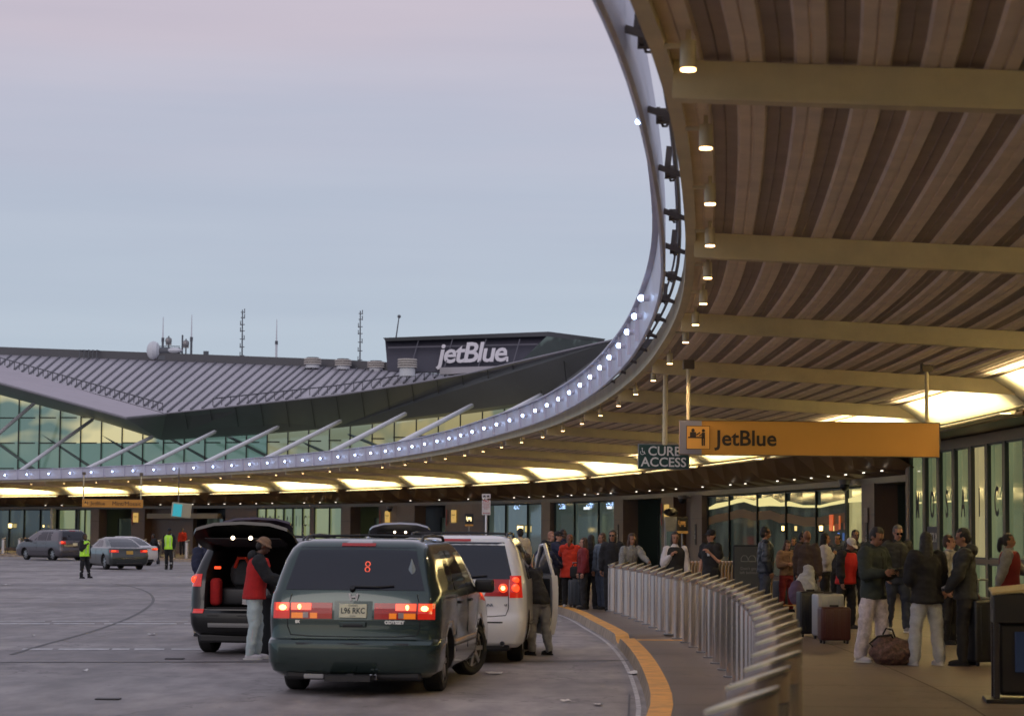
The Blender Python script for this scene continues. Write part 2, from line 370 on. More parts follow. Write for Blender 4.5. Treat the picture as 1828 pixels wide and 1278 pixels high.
def Ibeam(b, p, q, h, wf):
    p = Vector(p); q = Vector(q)
    b.beam(p+Vector((0, 0, -h/2)), q+Vector((0, 0, -h/2)), .10, h)
    b.beam(p+Vector((0, 0, -h-.012)), q+Vector((0, 0, -h-.012)), wf, .024)
for s in beams:
    if s < 0: continue
    b = MB(); Ibeam(b, FC.off(s, .365, dz(.365)-.004), FC.off(s, 7.44, dz(7.44)-.004), .25, .18)
    b.build('beam', M_beam, canopy)
# fascia
b = MB()
LP = 9.05/3
fs = [(s_first % LP)+i*LP for i in range(0, int(FC.L/LP))]
for i in range(len(fs)-1):
    s0, s1 = fs[i], fs[i+1]-.015
    b.rings([[FC.off(s, 0, 5.10), FC.off(s, -.03, 5.12), FC.off(s, -.06, 5.76), FC.off(s, -.02, 5.78), FC.off(s, .03, 5.74), FC.off(s, .03, 5.12)] for s in (s0, s0*.67+s1*.33, s0*.33+s1*.67, s1)])
b.build('fascia', M_fas, canopy)
b = MB(); cs_rib = FC.sY(38)
for s in fs:
    n_, t_ = FC.nrm(s); M = Matrix((n_, t_, Vector((0, 0, 1)))).transposed()
    if s > cs_rib: b.box(FC.off(s-.02, -.08, 5.44), (.07, .04, .60), M)
sweep(b, ds, [(-.14, 5.765), (-.03, 5.765), (-.03, 5.80), (-.14, 5.80)])
b.build('fascia_rib', M_fas, canopy)
for i, s in enumerate(fs):
    if not 8 < FC.at(s)[0].y < 52: continue
    b = MB(); n_, t_ = FC.nrm(s)
    b.beam(FC.off(s, .03, 5.3), FC.off(s, .27, 5.22), .05, .05)
    b.beam(FC.off(s, .12, 5.3), FC.off(s+.5, .12, 5.3), .03, .03)
    if i % 2: b.beam(FC.off(s, .12, 5.3), FC.off(s, .14, 5.5), .04, .06)
    b.box(FC.off(s+.5, .14, 5.33), (.11, .1, .12)); b.cyl(FC.off(s+.42, .03, 5.38), FC.off(s+.58, .27, 5.30), .02, n=6)
    b.tube([FC.off(s+.5, .1, 5.36), FC.off(s+.6, .14, 5.26), FC.off(s+.7, .17, 5.28), FC.off(s+.74, .2, 5.36)], .012, 5)
    b.build('bracket', M_steel, canopy)
b = MB(); b.tube([FC.off(s, .2, 5.34) for s in ds], .022, 6); b.tube([FC.off(s, .17, 5.5) for s in ds], .016, 6); b.build('conduit', M_grey, canopy, True)
M_led = emi('led_blue', (.45, .62, 1.), 14)
M_warm = emi('lamp_warm', (1., .58, .25), 9)
cs = FC.sY(33)
for i, s in enumerate(fs):
    s = s+LP/2
    if s < cs or s > FC.L-LP*7: continue
    n_, t_ = FC.nrm(s)
    b = MB(); b.cyl(FC.off(s, -.06, 5.44), FC.off(s, -.16, 5.44), .05, n=8)
    lamp = b.build('edge_light', M_fas, canopy, True)
    b = MB(); b.ball(FC.off(s, -.19, 5.44), .052, 8, 6); b.build('bulb', M_led, lamp, True)
s = FC.sY(18.2); b = MB(); b.ball(FC.off(s, -.03, 5.12), .022, 8, 6); b.build('edge_light', M_led, canopy, True)
dl = FC.sY(14.6); k = 0
while dl < FC.L-18:
    c = FC.off(dl, .53, 0); r = .056 if FC.at(dl)[0].y < 33 else .055
    b = MB(); b.cyl(c+Vector((0, 0, 4.80)), c+Vector((0, 0, 4.98)), r*.95, n=14); b.cyl(c+Vector((0, 0, 4.98)), c+Vector((0, 0, 5.05)), .02, n=6)
    b.beam(c+Vector((0, 0, 4.95)), FC.off(dl, .37, 4.95), .03, .03)
    lamp = b.build('downlight', M_beam, canopy, 50)
    b = MB(); b.cyl(c+Vector((0, 0, 4.785)), c+Vector((0, 0, 4.798)), r*.9, n=14); b.build('bulb', M_warm, lamp)
    if FC.at(dl)[0].y < 60 and k % 2 == 0:
        L = bpy.data.lights.new('downlight_beam', 'SPOT'); L.energy = 75; L.color = (1, .66, .36); L.spot_size = rad(130); L.spot_blend = .6; L.shadow_soft_size = .07
        lo = bpy.data.objects.new('downlight_beam', L); COL.objects.link(lo); lo.location = c+Vector((0, 0, 4.76))
    dl += 3.02 if FC.at(dl)[0].y < 33 else 4.53; k += 1
# light troughs with lamps washing the inner end of the ceiling
M_cove = mat('cove_white', (.74, .68, .50), .6)
M_tr = emi('trough_lamp', (1., .86, .50), 2.5)
for i, s in enumerate(beams[:-1]):
    s1 = s+9.05; m = (s+s1)/2
    if s < 0: continue
    b = MB(); rr = [[FC.off(t, 7.1, 4.10), FC.off(t, 7.38, 4.10), FC.off(t, 7.42, 4.2), FC.off(t, 7.38, 4.12), FC.off(t, 7.12, 4.12), FC.off(t, 7.09, 4.13)] for t in (s+.8, m, s1-.8)]
    b.rings(rr); tr = b.build('light_trough', M_beam, canopy)
    b = MB(); b.rings([[FC.off(t, 7.16, 4.125), FC.off(t, 7.34, 4.125), FC.off(t, 7.34, 4.15), FC.off(t, 7.16, 4.15)] for t in (s+.9, m, s1-.9)]); b.build('tube', M_tr, tr)
    b = MB(); tt = [s+.09+(s1-s-.18)*k/6 for k in range(7)]
    b.rings([[FC.off(t, 6.75, dz(6.75)-.004), FC.off(t, 7.1, 4.52), FC.off(t, 7.42, 4.28), FC.off(t, 7.44, 4.30), FC.off(t, 7.44, 4.66)] for t in tt]); b.build('cove_panel', M_cove, canopy)
    if FC.at(m)[0].y < 6: continue
    L = bpy.data.lights.new('wash_lamp', 'AREA'); L.shape = 'RECTANGLE'; L.size = 6.8; L.size_y = .25; L.energy = 210; L.spread = rad(150); L.color = (1, .80, .42)
    lo = bpy.data.objects.new('wash_lamp', L); COL.objects.link(lo)
    n_, t_ = FC.nrm(m); c = FC.off(m, 6.62, 4.22)
    z = -(Vector((0, 0, 1))*.75+n_*.45).normalized(); x = t_; y = z.cross(x)
    lo.matrix_world = Matrix.Translation(c) @ Matrix((x, y, z)).transposed().to_4x4()
# struts
M_white = mat('white_paint', (.80, .80, .83), .4, var=.06)
ST = [((0, 772), (62, 719), 172), ((21, 842), (164, 750), 170), ((138, 837), (271, 780), 166), ((240, 832), (383, 771), 161), ((345, 826), (495, 763), 156), ((453, 818), (607, 752), 151), ((565, 805), (723, 739), 145), ((680, 790), (842, 724), 139), ((827, 764), (965, 706), 133)]
FW = Wall(-.05)
for (a, c, Y) in ST:
    if a[0] == 0: p = atY(-90, 850, 168)
    else:
        s = FW.s_at(a[0]); p = FC.off(s, .3, 5.6)
    b = MB(); q = atY(c[0], c[1], Y); b.cyl(p, q, .14, n=10); b.cyl(q+(q-p).normalized()*-.02, q+(q-p).normalized()*.5, .05, n=8); b.build('strut', M_white, canopy, True)
# ------------------------------------------------------------------ terminal: upper roof and glass
bld = empty('terminal_building', 'airport terminal with folded metal roof, upper glass wall and dark ground floor', 'terminal')
M_roof = mat('roof_metal', (.42, .395, .44), .42, metal=.15, var=.06, scale=.8)
M_seam = mat('roof_seam', (.10, .10, .12), .5)
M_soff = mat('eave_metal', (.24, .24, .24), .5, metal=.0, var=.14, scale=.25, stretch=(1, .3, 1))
M_trim = mat('trim_dark', (.10, .10, .11), .5)
A = atY(-420, 612, 206); Bp = atY(800, 668, 192); V = atY(297, 738, 166)
nrm = (Bp-A).cross(V-A).normalized()
def onroof(px, py):
    d = ray(px, py); o = Vector((0, 0, CH)); t = (A-o).dot(nrm)/d.dot(nrm); return o+d*t
def up(v, h=.05): return v+Vector((0, 0, h))
Lg = [onroof(-420, 540+0), onroof(0, 655), onroof(297, 738)]
b = MB(); poly = [A, onroof(0, 633), onroof(297, 644), onroof(600, 656), Bp, onroof(830, 668), onroof(600, 706), onroof(450, 722), V, onroof(0, 655)]
b.add(poly, [tuple(range(len(poly)))]); b.build('roof', M_roof, bld)
# standing seams
b = MB()
def ridge_y(x): return 633+(x)*.0375 if x < 600 else 655.5+(x-600)*.062
def low_y(x): return 655+x*.2795 if x < 297 else (738-(x-297)*.1055 if x < 600 else 706-(x-600)*.165)
x = 20
while x < 860:
    # from the ridge go down-left until the lower edge
    x0, y0 = x, ridge_y(x)+1
    t = 0; px, py = x0, y0
    while t < 300:
        px = x0-t*(.98 if x0 < 600 else .8); py = y0+t*.82
        if py > low_y(px)-2: break
        t += 1
    if t > 3: b.beam(up(onroof(x0, y0), .05), up(onroof(px, py), .05), .13, .14)
    x += 17.4 if x < 500 else 14.5
b.build('roof_seam', M_seam, bld)
b = MB()  # ridge cap
for (p, q) in (((-200, 625), (0, 632.5)), ((0, 632.5), (600, 655.3)), ((600, 655.3), (800, 666))):
    b.beam(up(onroof(*p), .3), up(onroof(*q), .3), .5, .7)
b.build('ridge_cap', M_trim, bld)
# gutter railings
b = MB()
def rail(p, q, n, off):
    P = [up(onroof(p[0]+(q[0]-p[0])*t/n, p[1]+(q[1]-p[1])*t/n), .1) for t in range(n+1)]
    for z in (.55, 1.0)[:1]: b.tube([up(v, z) for v in P], .05, 5)
    for v in P: b.beam(v, up(v, .6), .06, .06, up=(0, 1, 0))
rail((0, 652), (290, 736), 34, 0); rail((380, 727), (600, 703), 14, 0); rail((600, 703), (820, 667), 14, 0)
b.build('roof_railing', M_seam, bld)
# light folded strip left, dark eave bands
def quadpx(b, pts): b.add([atY(*p) for p in pts], [tuple(range(len(pts)))])
def slab(pts, name, m, depth=Vector((0, 1.2, .3))):
    b = MB(); P = [atY(*p) for p in pts]; Q = [v+depth for v in P]; n = len(P)
    b.add(P+Q, [tuple(range(n)), tuple(range(n, 2*n))[::-1]]+[(i, (i+1) % n, n+(i+1) % n, n+i) for i in range(n)])
    return b.build(name, m, bld)
Vl = atY(297, 739, 165)
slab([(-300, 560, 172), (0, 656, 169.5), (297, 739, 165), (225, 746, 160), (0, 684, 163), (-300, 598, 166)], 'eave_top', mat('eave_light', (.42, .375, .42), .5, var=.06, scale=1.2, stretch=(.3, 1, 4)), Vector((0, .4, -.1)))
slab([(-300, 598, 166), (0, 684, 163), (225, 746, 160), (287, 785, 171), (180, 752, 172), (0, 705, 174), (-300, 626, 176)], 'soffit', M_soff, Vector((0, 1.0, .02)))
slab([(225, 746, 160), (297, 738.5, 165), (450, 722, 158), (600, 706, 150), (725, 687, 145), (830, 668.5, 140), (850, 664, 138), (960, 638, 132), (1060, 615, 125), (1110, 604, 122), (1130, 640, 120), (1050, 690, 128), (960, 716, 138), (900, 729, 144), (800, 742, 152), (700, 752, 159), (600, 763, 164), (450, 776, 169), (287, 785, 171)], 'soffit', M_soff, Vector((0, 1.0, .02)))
b = MB()
ed = [(297, 738, 164.8), (450, 721.5, 157.8), (600, 705.5, 149.8), (725, 686.5, 144.8), (830, 668, 139.8), (850, 663.5, 137.8), (960, 637.5, 131.8), (1060, 614.5, 124.8), (1110, 603.5, 121.8)]
b.tube([atY(*p) for p in ed], .06, 6); b.tube([atY(*p) for p in [(-300, 598, 165.9), (0, 684, 162.9), (225, 746, 159.9), (297, 738.5, 164.8)]], .1, 6)
b.build('eave_trim', mat('trim_mid', (.28, .27, .30), .5), bld)
b = MB()  # seams on the dark eave
low = [(287, 785, 171), (450, 776, 169), (600, 763, 164), (700, 752, 159), (800, 742, 152), (900, 729, 144), (960, 716, 138), (1050, 690, 128)]
def lerp_tab(tab, x):
    for a, c in zip(tab, tab[1:]):
        if a[0] <= x <= c[0]:
            t = (x-a[0])/(c[0]-a[0]); return (x, a[1]+(c[1]-a[1])*t, a[2]+(c[2]-a[2])*t)
    return tab[-1] if x > tab[-1][0] else tab[0]
for x in range(330, 1050, 45):
    u_, l_ = lerp_tab(ed, x), lerp_tab(low, min(x+8, 1049))
    b.beam(atY(u_[0], u_[1]+1, u_[2]-.02), atY(l_[0], l_[1]-1, l_[2]-.02), .05, .03)
b.build('eave_joint', mat('eave_joint', (.10, .10, .10), .6), bld)
# back of roof so that it is closed from the side
b = MB(); b.add([A, Bp, Bp+Vector((10, 40, -9)), A+Vector((-5, 40, -9))], [(0, 1, 2, 3)]); b.add([atY(1110, 604, 122), atY(850, 664, 138), Bp, Bp+Vector((60, -20, -1)), atY(1110, 604, 122)+Vector((50, 5, 0))], [(0, 1, 2, 3, 4)])
b.build('roof', M_roof, bld)
# glass wall
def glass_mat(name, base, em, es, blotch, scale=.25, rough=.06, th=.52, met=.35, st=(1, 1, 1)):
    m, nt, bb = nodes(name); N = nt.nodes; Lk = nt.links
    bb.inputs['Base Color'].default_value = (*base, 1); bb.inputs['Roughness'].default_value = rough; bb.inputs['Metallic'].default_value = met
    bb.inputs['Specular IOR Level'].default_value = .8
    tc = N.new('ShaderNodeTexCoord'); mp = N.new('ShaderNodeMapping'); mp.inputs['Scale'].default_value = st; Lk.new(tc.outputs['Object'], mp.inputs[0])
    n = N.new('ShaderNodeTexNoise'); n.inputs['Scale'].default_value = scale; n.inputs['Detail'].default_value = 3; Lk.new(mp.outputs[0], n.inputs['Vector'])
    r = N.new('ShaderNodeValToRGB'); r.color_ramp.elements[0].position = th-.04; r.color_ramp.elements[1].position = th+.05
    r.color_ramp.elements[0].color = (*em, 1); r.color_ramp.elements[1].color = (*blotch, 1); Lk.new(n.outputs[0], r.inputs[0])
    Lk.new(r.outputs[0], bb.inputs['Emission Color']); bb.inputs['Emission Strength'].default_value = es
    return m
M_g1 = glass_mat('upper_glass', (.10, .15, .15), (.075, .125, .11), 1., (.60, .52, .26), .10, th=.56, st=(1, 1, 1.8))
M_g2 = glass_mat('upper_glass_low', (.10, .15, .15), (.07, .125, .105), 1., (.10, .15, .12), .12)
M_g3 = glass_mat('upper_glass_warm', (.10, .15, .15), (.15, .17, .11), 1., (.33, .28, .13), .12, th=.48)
M_mul = mat('mullion', (.035, .04, .04), .4)
gl = [(-300, 176), (0, 175.5), (285, 172.5), (450, 170.5), (600, 166), (700, 161), (800, 154), (900, 146), (975, 138.5)]
def gY(x):
    for a, c in zip(gl, gl[1:]):
        if a[0] <= x <= c[0]: return a[1]+(c[1]-a[1])*(x-a[0])/(c[0]-a[0])
    return gl[-1][1]
ztop = [(-300, 620), (0, 700), (180, 748), (287, 783), (450, 774), (600, 761), (700, 750), (800, 740), (900, 727), (975, 712)]
def gtop(x):
    for a, c in zip(ztop, ztop[1:]):
        if a[0] <= x <= c[0]: return atY(x, a[1]+(c[1]-a[1])*(x-a[0])/(c[0]-a[0]), gY(x)).z
    return 10
x = -115.; mb = MB()
zr = [4.9, 6.4, 8.35, 10.3, 13.5]
while x < 965:
    x1 = x+(37 if x < 600 else 39.3)
    p0, p1 = atY(x, 800, gY(x)), atY(x1, 800, gY(x1)); t0, t1 = gtop(x)+.15, gtop(x1)+.15
    for k in range(4):
        a, c = zr[k], zr[k+1]
        if a >= max(t0, t1): break
        c0, c1 = min(c, t0), min(c, t1)
        b = MB(); b.quad(Vector((p0.x, p0.y, a)), Vector((p1.x, p1.y, a)), Vector((p1.x, p1.y, max(c1, a+.02))), Vector((p0.x, p0.y, max(c0, a+.02))))
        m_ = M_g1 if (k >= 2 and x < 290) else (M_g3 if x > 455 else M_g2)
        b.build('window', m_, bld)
        mb.box(((p0.x+p1.x)/2, (p0.y+p1.y)/2-.06, a), (abs(p1.x-p0.x), .1, .09))
    mb.box((p0.x, p0.y-.08, (4.9+t0)/2), (.09, .16, t0-4.9))
    x = x1
mb.build('window_frame', M_mul, bld)
M_brace = mat('inner_brace', (.20, .26, .25), .5)
b = MB()
for i, (a, c, Y) in enumerate(ST[:7]):   # inner braces seen through the glass lean the other way
    xx = c[0]-150; b.cyl(atY(xx+20, 745+i*3, gY(xx)-.02), atY(xx+155, 842-i*4, gY(xx+155)-.02), .11, n=8)
b.build('inner_brace', M_brace, bld)
# flat roof over the ground floor
b = MB(); q = []
for i in range(0, len(ds)-1, 2):
    s0, s1 = ds[i], ds[min(i+2, len(ds)-1)]
    b.quad(FC.off(s0, 7.76, 4.7), FC.off(s1, 7.76, 4.7), FC.off(s1, 30, 4.7), FC.off(s0, 30, 4.7))
b.build('flat_roof', M_trim, bld)
# ------------------------------------------------------------------ rooftop block with lettering
tw = empty('rooftop_tower', 'dark slanted rooftop block with large white airline lettering', 'building', tuple(atY(690, 655, 186)))
tp = tw.location.copy()
def T(px, py, Y): return atY(px, py, Y)-tp
def slab2(name, m, pts, dep, par, o=None):
    b = MB(); P = [T(*p) for p in pts]; Q = [v+Vector(dep) for v in P]; n = len(P)
    b.add(P+Q, [tuple(range(n)), tuple(range(n, 2*n))[::-1]]+[(i, (i+1) % n, n+(i+1) % n, n+i) for i in range(n)]); return b.build(name, m, par)
M_ban = mat('banner_dark', (.055, .052, .072), .45, var=.12, scale=.3)
slab2('front_panel', M_ban, [(687.5, 608, 186), (977, 599, 187), (905, 668, 184.6), (692, 662, 184.5)], (0, 1, 0), tw)
slab2('glass_side', glass_mat('tower_glass', (.05, .06, .065), (.015, .02, .02), 1., (.06, .08, .08), .35, th=.5, met=.5), [(977.5, 599, 187.2), (1076, 611.5, 196), (1040, 640, 194), (905, 668, 185.2)], (.5, 2, 0), tw)
slab2('roof_fin', mat('fin_grey', (.13, .135, .14), .45), [(684, 603, 185), (980, 592, 186), (1081, 605, 197), (1075, 613, 197), (976, 600, 186.2), (688, 609, 185.2)], (0, 3, .2), tw)
slab2('base', mat('base_light', (.40, .38, .40), .5), [(785, 656, 184), (905, 653, 184), (905, 668, 184), (785, 668, 184)], (0, .6, 0), tw)
b = MB(); 
for (p, q) in (((693, 621), (960, 615)),): b.beam(T(*p, 185.3)+Vector((0, -.3, 0)), T(*q, 186.2)+Vector((0, -.35, 0)), .03, .12)
for x in (740, 800, 860, 920): b.beam(T(x+8, 606, 185.9)+Vector((0, -.3, 0)), T(x-6, 655, 184.6)+Vector((0, -.3, 0)), .08, .03)
b.build('panel_joint', mat('joint_light', (.12, .115, .14), .5), tw)
M_let = mat('letter_white', (.75, .72, .76), .5)
c = T(842, 631, 184.7)
xd = (T(920, 628.6, 184.6)-T(760, 633.5, 184.6)).normalized(); yd = Vector((0, .1, 1))
text('lettering', 'jetBlue', 2.3, M_let, tw, basis(c, xd, yd), .06, .045, .22, sx=.98, space=.90)
b = MB(); b.box(T(905.5, 641, 184.4), (.16, .05, .42)); b.build('small_mark', M_let, tw)
# ------------------------------------------------------------------ roof equipment
M_pole = mat('antenna_grey', (.12, .13, .15), .5); M_wpole = mat('antenna_white', (.7, .72, .76), .5)
def root(px, Y=198): return atY(px, ridge_y(px)+3, Y)
def ptz(px, py, Y=198): return atY(px, py, Y)
def ant(name, label, px, pyt, parts, grp=None, pyb=None):
    base = ptz(px, pyb or ridge_y(px)-1); o = empty(name, label, 'antenna', base, 0, grp); parts(o, base, ptz(px, pyt)-base); return o
def whip(o, B, Tt):
    h = Tt.z; b = MB(); b.cyl((0, 0, 0), (0, 0, h*.42), .10, n=8); b.cyl((0, 0, h*.42), (0, 0, h*.5), .12, n=8); b.build('mast', M_wpole if B.x > -28 else M_pole, o, True)
    b = MB(); b.cyl((0, 0, h*.5), (0, 0, h), .07, .03, n=8); b.build('whip', M_wpole, o, True)
    b = MB(); b.cyl((0, 0, .44*h), (0, 0, .52*h), .13, n=8); b.build('collar', M_seam, o)
    b = MB(); b.box((0, 0, .2), (.7, .5, .4)); b.build('foot', M_pole, o)
def yagi(o, B, Tt):
    h = Tt.z; b = MB(); b.cyl((0, 0, 0), (Tt.x*.4, 0, h), .075, .05, n=6); 
    for t in (.14, .3, .45, .6, .72, .85, .95):
        b.box((0, -.12, h*t), (.42-.1*(t > .8), .06, .07)); b.box((.17*(1 if int(t*100) % 2 else -1), -.1, h*t+.12), (.07, .07, .4))
    b.build('mast', M_pole, o)
ant('whip_antenna', 'thin white whip antenna on a dark mast just right of the white dish', 290, 566, whip)
ant('whip_antenna', 'thin white whip antenna right of the antenna cluster beside the dish', 341, 562, whip)
ant('whip_antenna', 'lone thin white whip antenna midway along the roof ridge', 493, 570, whip)
ant('mast_antenna', 'tall dark antenna mast with stubby elements left of the lone white whip', 432, 553, yagi)
ant('mast_antenna', 'tall dark antenna mast with stubby elements left of the lettered rooftop block', 642.5, 555, yagi)
def pole1(o, B, Tt):
    b = MB(); b.cyl((0, 0, 0), (0, 0, Tt.z), .07, n=6); b.build('mast', M_pole, o)
    b = MB(); b.box((0, 0, Tt.z-.5), (.5, .1, .6)); b.ball((0, -.1, Tt.z-.4), (.3, .12, .3), 8, 6); b.build('antenna_panel', M_grey, o)
ant('panel_antenna', 'short pole with small grey dish panel near the white dish', 300.5, 600, pole1)
ant('panel_antenna', 'short pole with grey panel on the right side of the antenna cluster', 331.5, 605, pole1)
def pole2(o, B, Tt):
    b = MB(); b.cyl((0, 0, 0), (0, 0, Tt.z), .08, n=6); b.build('mast', M_pole, o)
    b = MB(); b.cyl((-2.7, 0, Tt.z-1.4), (-.2, 0, Tt.z-1.4), .32, n=10); b.box((-1.3, 0, Tt.z-1.0), (2.2, .1, .06)); b.build('drum', M_pole, o, True)
ant('beam_antenna', 'pole carrying a dark horizontal drum antenna', 325, 598, pole2)
def mush(o, B, Tt):
    b = MB(); b.cyl((0, 0, 0), (0, 0, Tt.z), .12, n=6); b.box((0, 0, .5), (1.1, .3, .2)); b.build('mast', M_pole, o)
    b = MB(); b.ball((0, 0, Tt.z), (.75, .5, .3), 10, 6); b.build('cap', M_wpole, o, True)
ant('dome_antenna', 'squat mushroom shaped antenna between the cluster poles', 311.5, 626, mush)
def stub(o, B, Tt):
    b = MB(); b.cyl((0, 0, 0), (0, 0, Tt.z), .14, n=8); b.build('pipe', M_pole, o); b = MB(); b.cyl((0, 0, Tt.z-.2), (0, 0, Tt.z+.1), .24, n=8); b.build('cap', M_pole, o)
tag(ant('vent_pipe', 'short dark vent pipe alone on the roof ridge', 367.5, 629, stub), cat='pipe')
o = ant('roof_mast', 'thin bare mast on the left corner of the lettered rooftop block', 707, 565, lambda o, B, Tt: (MB().cyl((0, 0, 0), (.25, 0, Tt.z), .07, .05, n=6).build('mast', M_pole, o), MB().ball((.25, 0, Tt.z), .16, 8, 6).build('tip', M_pole, o)), pyb=603)
d = empty('satellite_dish', 'round white radome dish on the roof ridge', 'satellite dish', ptz(278, 638))
b = MB(); b.ball((-.2, 0, .6), (.62, .6, .82), 16, 10); b.cyl((-.2, 0, .6), (.15, 0, .6), .84, .7, n=18); b.build('dome', M_wpole, d, True)
b = MB(); b.cyl((0, .2, -.4), (0, .2, .6), .15, n=8); b.beam((0, .2, .5), (.65, .2, .4), .1, .1); b.build('mount', M_pole, d)
fr = empty('roof_frame', 'small dark pipe frame standing on the left end of the roof ridge', 'frame', ptz(157, 636))
b = MB()
for x in (-.75, -.35, .05, .4, .75):
    b.beam((x, 0, -.3), (x, 0, .6-.1*abs(x)), .06, .06, up=(0, 1, 0)); b.beam((x, 0, .55), (x+.1, 1, .55), .06, .06)
b.beam((-.75, 0, .55), (.75, 0, .5), .06, .06); b.build('pipe', M_pole, fr)
for px, w_, lab in ((558, 32, 'low louvred roof vent, leftmost of the four pale vents'), (612.5, 31, 'pale louvred roof vent just left of the dark antenna mast'), (671, 32, 'pale louvred roof vent between the antenna mast and the lettered block'), (727, 34, 'larger white louvred roof vent in front of the lettered block')):
    h = ridge_y(px); big = px > 700
    o = empty('roof_vent', lab, 'vent', atY(px, h+(4 if big else -1), 183 if big else 194), 0, 'roof vents'); r = w_/2/4050*190
    b = MB(); b.cyl((0, 0, -.2), (0, 0, .55 if big else .25), r*.8, n=16); b.build('drum', M_wpole, o, True)
    b = MB(); z = .5 if big else .12
    for k in range(4 if big else 3): b.cyl((0, 0, z+k*.19), (0, 0, z+.13+k*.19), r*1.02, r*.97, n=18)
    b.build('louvre', mat('vent_paint', (.50, .46, .42), .6), o, 30)
    b = MB(); b.cyl((0, 0, z), (0, 0, z+.6), r*.7, n=12); b.build('core', M_seam, o)
# ------------------------------------------------------------------ ground floor facade
WC = Wall(WO)
M_brown = mat('wall_brown', (.12, .07, .042), .4, var=.15, scale=.8)
M_col = mat('column_stone', (.145, .105, .085), .45, var=.1, scale=1.5)
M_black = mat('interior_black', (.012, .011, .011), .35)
M_head = mat('header_metal', (.15, .12, .09), .35, metal=.4)
M_soffit = mat('bronze_panel', (.115, .068, .038), .42, metal=.3, var=.25, scale=.35)
M_soffit2 = mat('bronze_panel_light', (.19, .11, .055), .42, metal=.3, var=.2, scale=.35)
G_dark = glass_mat('shop_glass_dark', (.05, .065, .065), (.012, .015, .012), 1., (.028, .034, .026), .8, met=.2, th=.55, rough=.04, st=(1, 1, .4))
G_grey = glass_mat('shop_glass_grey', (.06, .08, .08), (.03, .04, .034), 1., (.05, .064, .053), .8, met=.2, th=.55, rough=.04, st=(1, 1, .4))
G_green = glass_mat('shop_glass_green', (.08, .1, .08), (.11, .14, .07), 1., (.18, .20, .09), .5, th=.5, rough=.05, st=(1, 1, .3))
G_warm = glass_mat('shop_glass_warm', (.08, .1, .08), (.26, .23, .10), 1., (.38, .34, .15), .5, th=.5, rough=.05, st=(1, 1, .3))
G_mos = glass_mat('mosaic_glass', (.07, .08, .05), (.085, .105, .055), 1., (.13, .15, .075), .6, met=.0, th=.52, rough=.05, st=(1, 1, .2))
G_spot = glass_mat('mosaic_glass_lit', (.10, .12, .09), (.30, .25, .12), 1., (.62, .46, .2), .5, th=.5, rough=.05, st=(1, 1, .3))
ZT = 3.25
def wp(px, o=WO, z=0.): return FC.off(WC.s_at(px), o, z)
def wbasis(px, o, z):
    s = WC.s_at(px); n_, t_ = FC.nrm(s); return basis(FC.off(s, o, z), -t_, (0, 0, 1))
def srange(x0, x1):   # x0 > x1 in px  -> s increasing
    a, c = WC.s_at(x0), WC.s_at(x1); k = max(1, int((c-a)/1.5)); return [a+(c-a)*i/k for i in range(k+1)]
def wall_piece(name, m, x0, x1, z0, z1, o0=WO, o1=None, parent=bld):
    o1 = o1 or o0+.3; b = MB()
    b.rings([[FC.off(s, o0, z0), FC.off(s, o0, z1), FC.off(s, o1, z1), FC.off(s, o1, z0)] for s in srange(x0, x1)]); return b.build(name, m, parent)
def pane(m, x0, x1, z0=.35, z1=ZT-.06, o=WO+.1, name='window', frame=True, par=bld):
    P = srange(x0, x1); b = MB()
    f = None
    if frame:
        fb = MB()
        for s in (P[0], P[-1]):
            n_, t_ = FC.nrm(s); Mx = Matrix((n_, t_, Vector((0, 0, 1)))).transposed(); fb.box(FC.off(s, o-.03, (z0+z1)/2), (.12, .07, z1-z0), Mx)
        for z_ in (z0+.02, z1-.02): fb.rings([[FC.off(s, o-.06, z_-.02), FC.off(s, o-.06, z_+.02), FC.off(s, o, z_+.02), FC.off(s, o, z_-.02)] for s in P])
        f = fb.build(name, M_mul, par); par = f
    for a, c in zip(P, P[1:]): b.quad(FC.off(a, o, z0), FC.off(c, o, z0), FC.off(c, o, z1), FC.off(a, o, z1))
    return b.build('pane' if frame else name, m, par)
def column(x0, x1, z1=ZT, m=None):
    wall_piece('column', m or M_col, x0, x1, .15, z1, WO-.18, WO+.5)
    b = MB(); s = srange(x0, x1)
    for z in (2.35,): b.rings([[FC.off(t, WO-.183, z), FC.off(t, WO-.183, z+.02), FC.off(t, WO-.1, z+.02), FC.off(t, WO-.1, z)] for t in s])
    b.build('column_joint', M_black, bld)
def recess(x0, x1, z1=ZT, door=True):
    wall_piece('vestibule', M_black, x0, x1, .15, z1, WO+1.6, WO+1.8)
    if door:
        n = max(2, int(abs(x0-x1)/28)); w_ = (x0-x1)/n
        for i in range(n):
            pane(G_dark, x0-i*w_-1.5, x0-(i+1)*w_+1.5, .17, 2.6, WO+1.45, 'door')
def windows(edges, m, z0=.35):
    for a, c in zip(edges, edges[1:]): pane(m if not isinstance(m, list) else m.pop(0), a, c, z0)
    wall_piece('sill', M_brown, edges[0], edges[-1], .15, z0, WO-.02)
# the terminal wall carries on beside and behind the camera
sA = FC.sY(41)
b = MB(); P = [i*3. for i in range(int(sA/3))]
b.rings([[FC.off(s, WO, .15), FC.off(s, WO, 4.6), FC.off(s, WO+.4, 4.6), FC.off(s, WO+.4, .15)] for s in P+[FC.sY(49)]]); b.build('wall', M_brown, bld)
for i in range(int(sA/3)-1):
    s = i*3.; b = MB(); b.quad(FC.off(s+.15, WO-.03, .5), FC.off(s+2.85, WO-.03, .5), FC.off(s+2.85, WO-.03, 3.1), FC.off(s+.15, WO-.03, 3.1)); b.build('window', G_dark, bld)
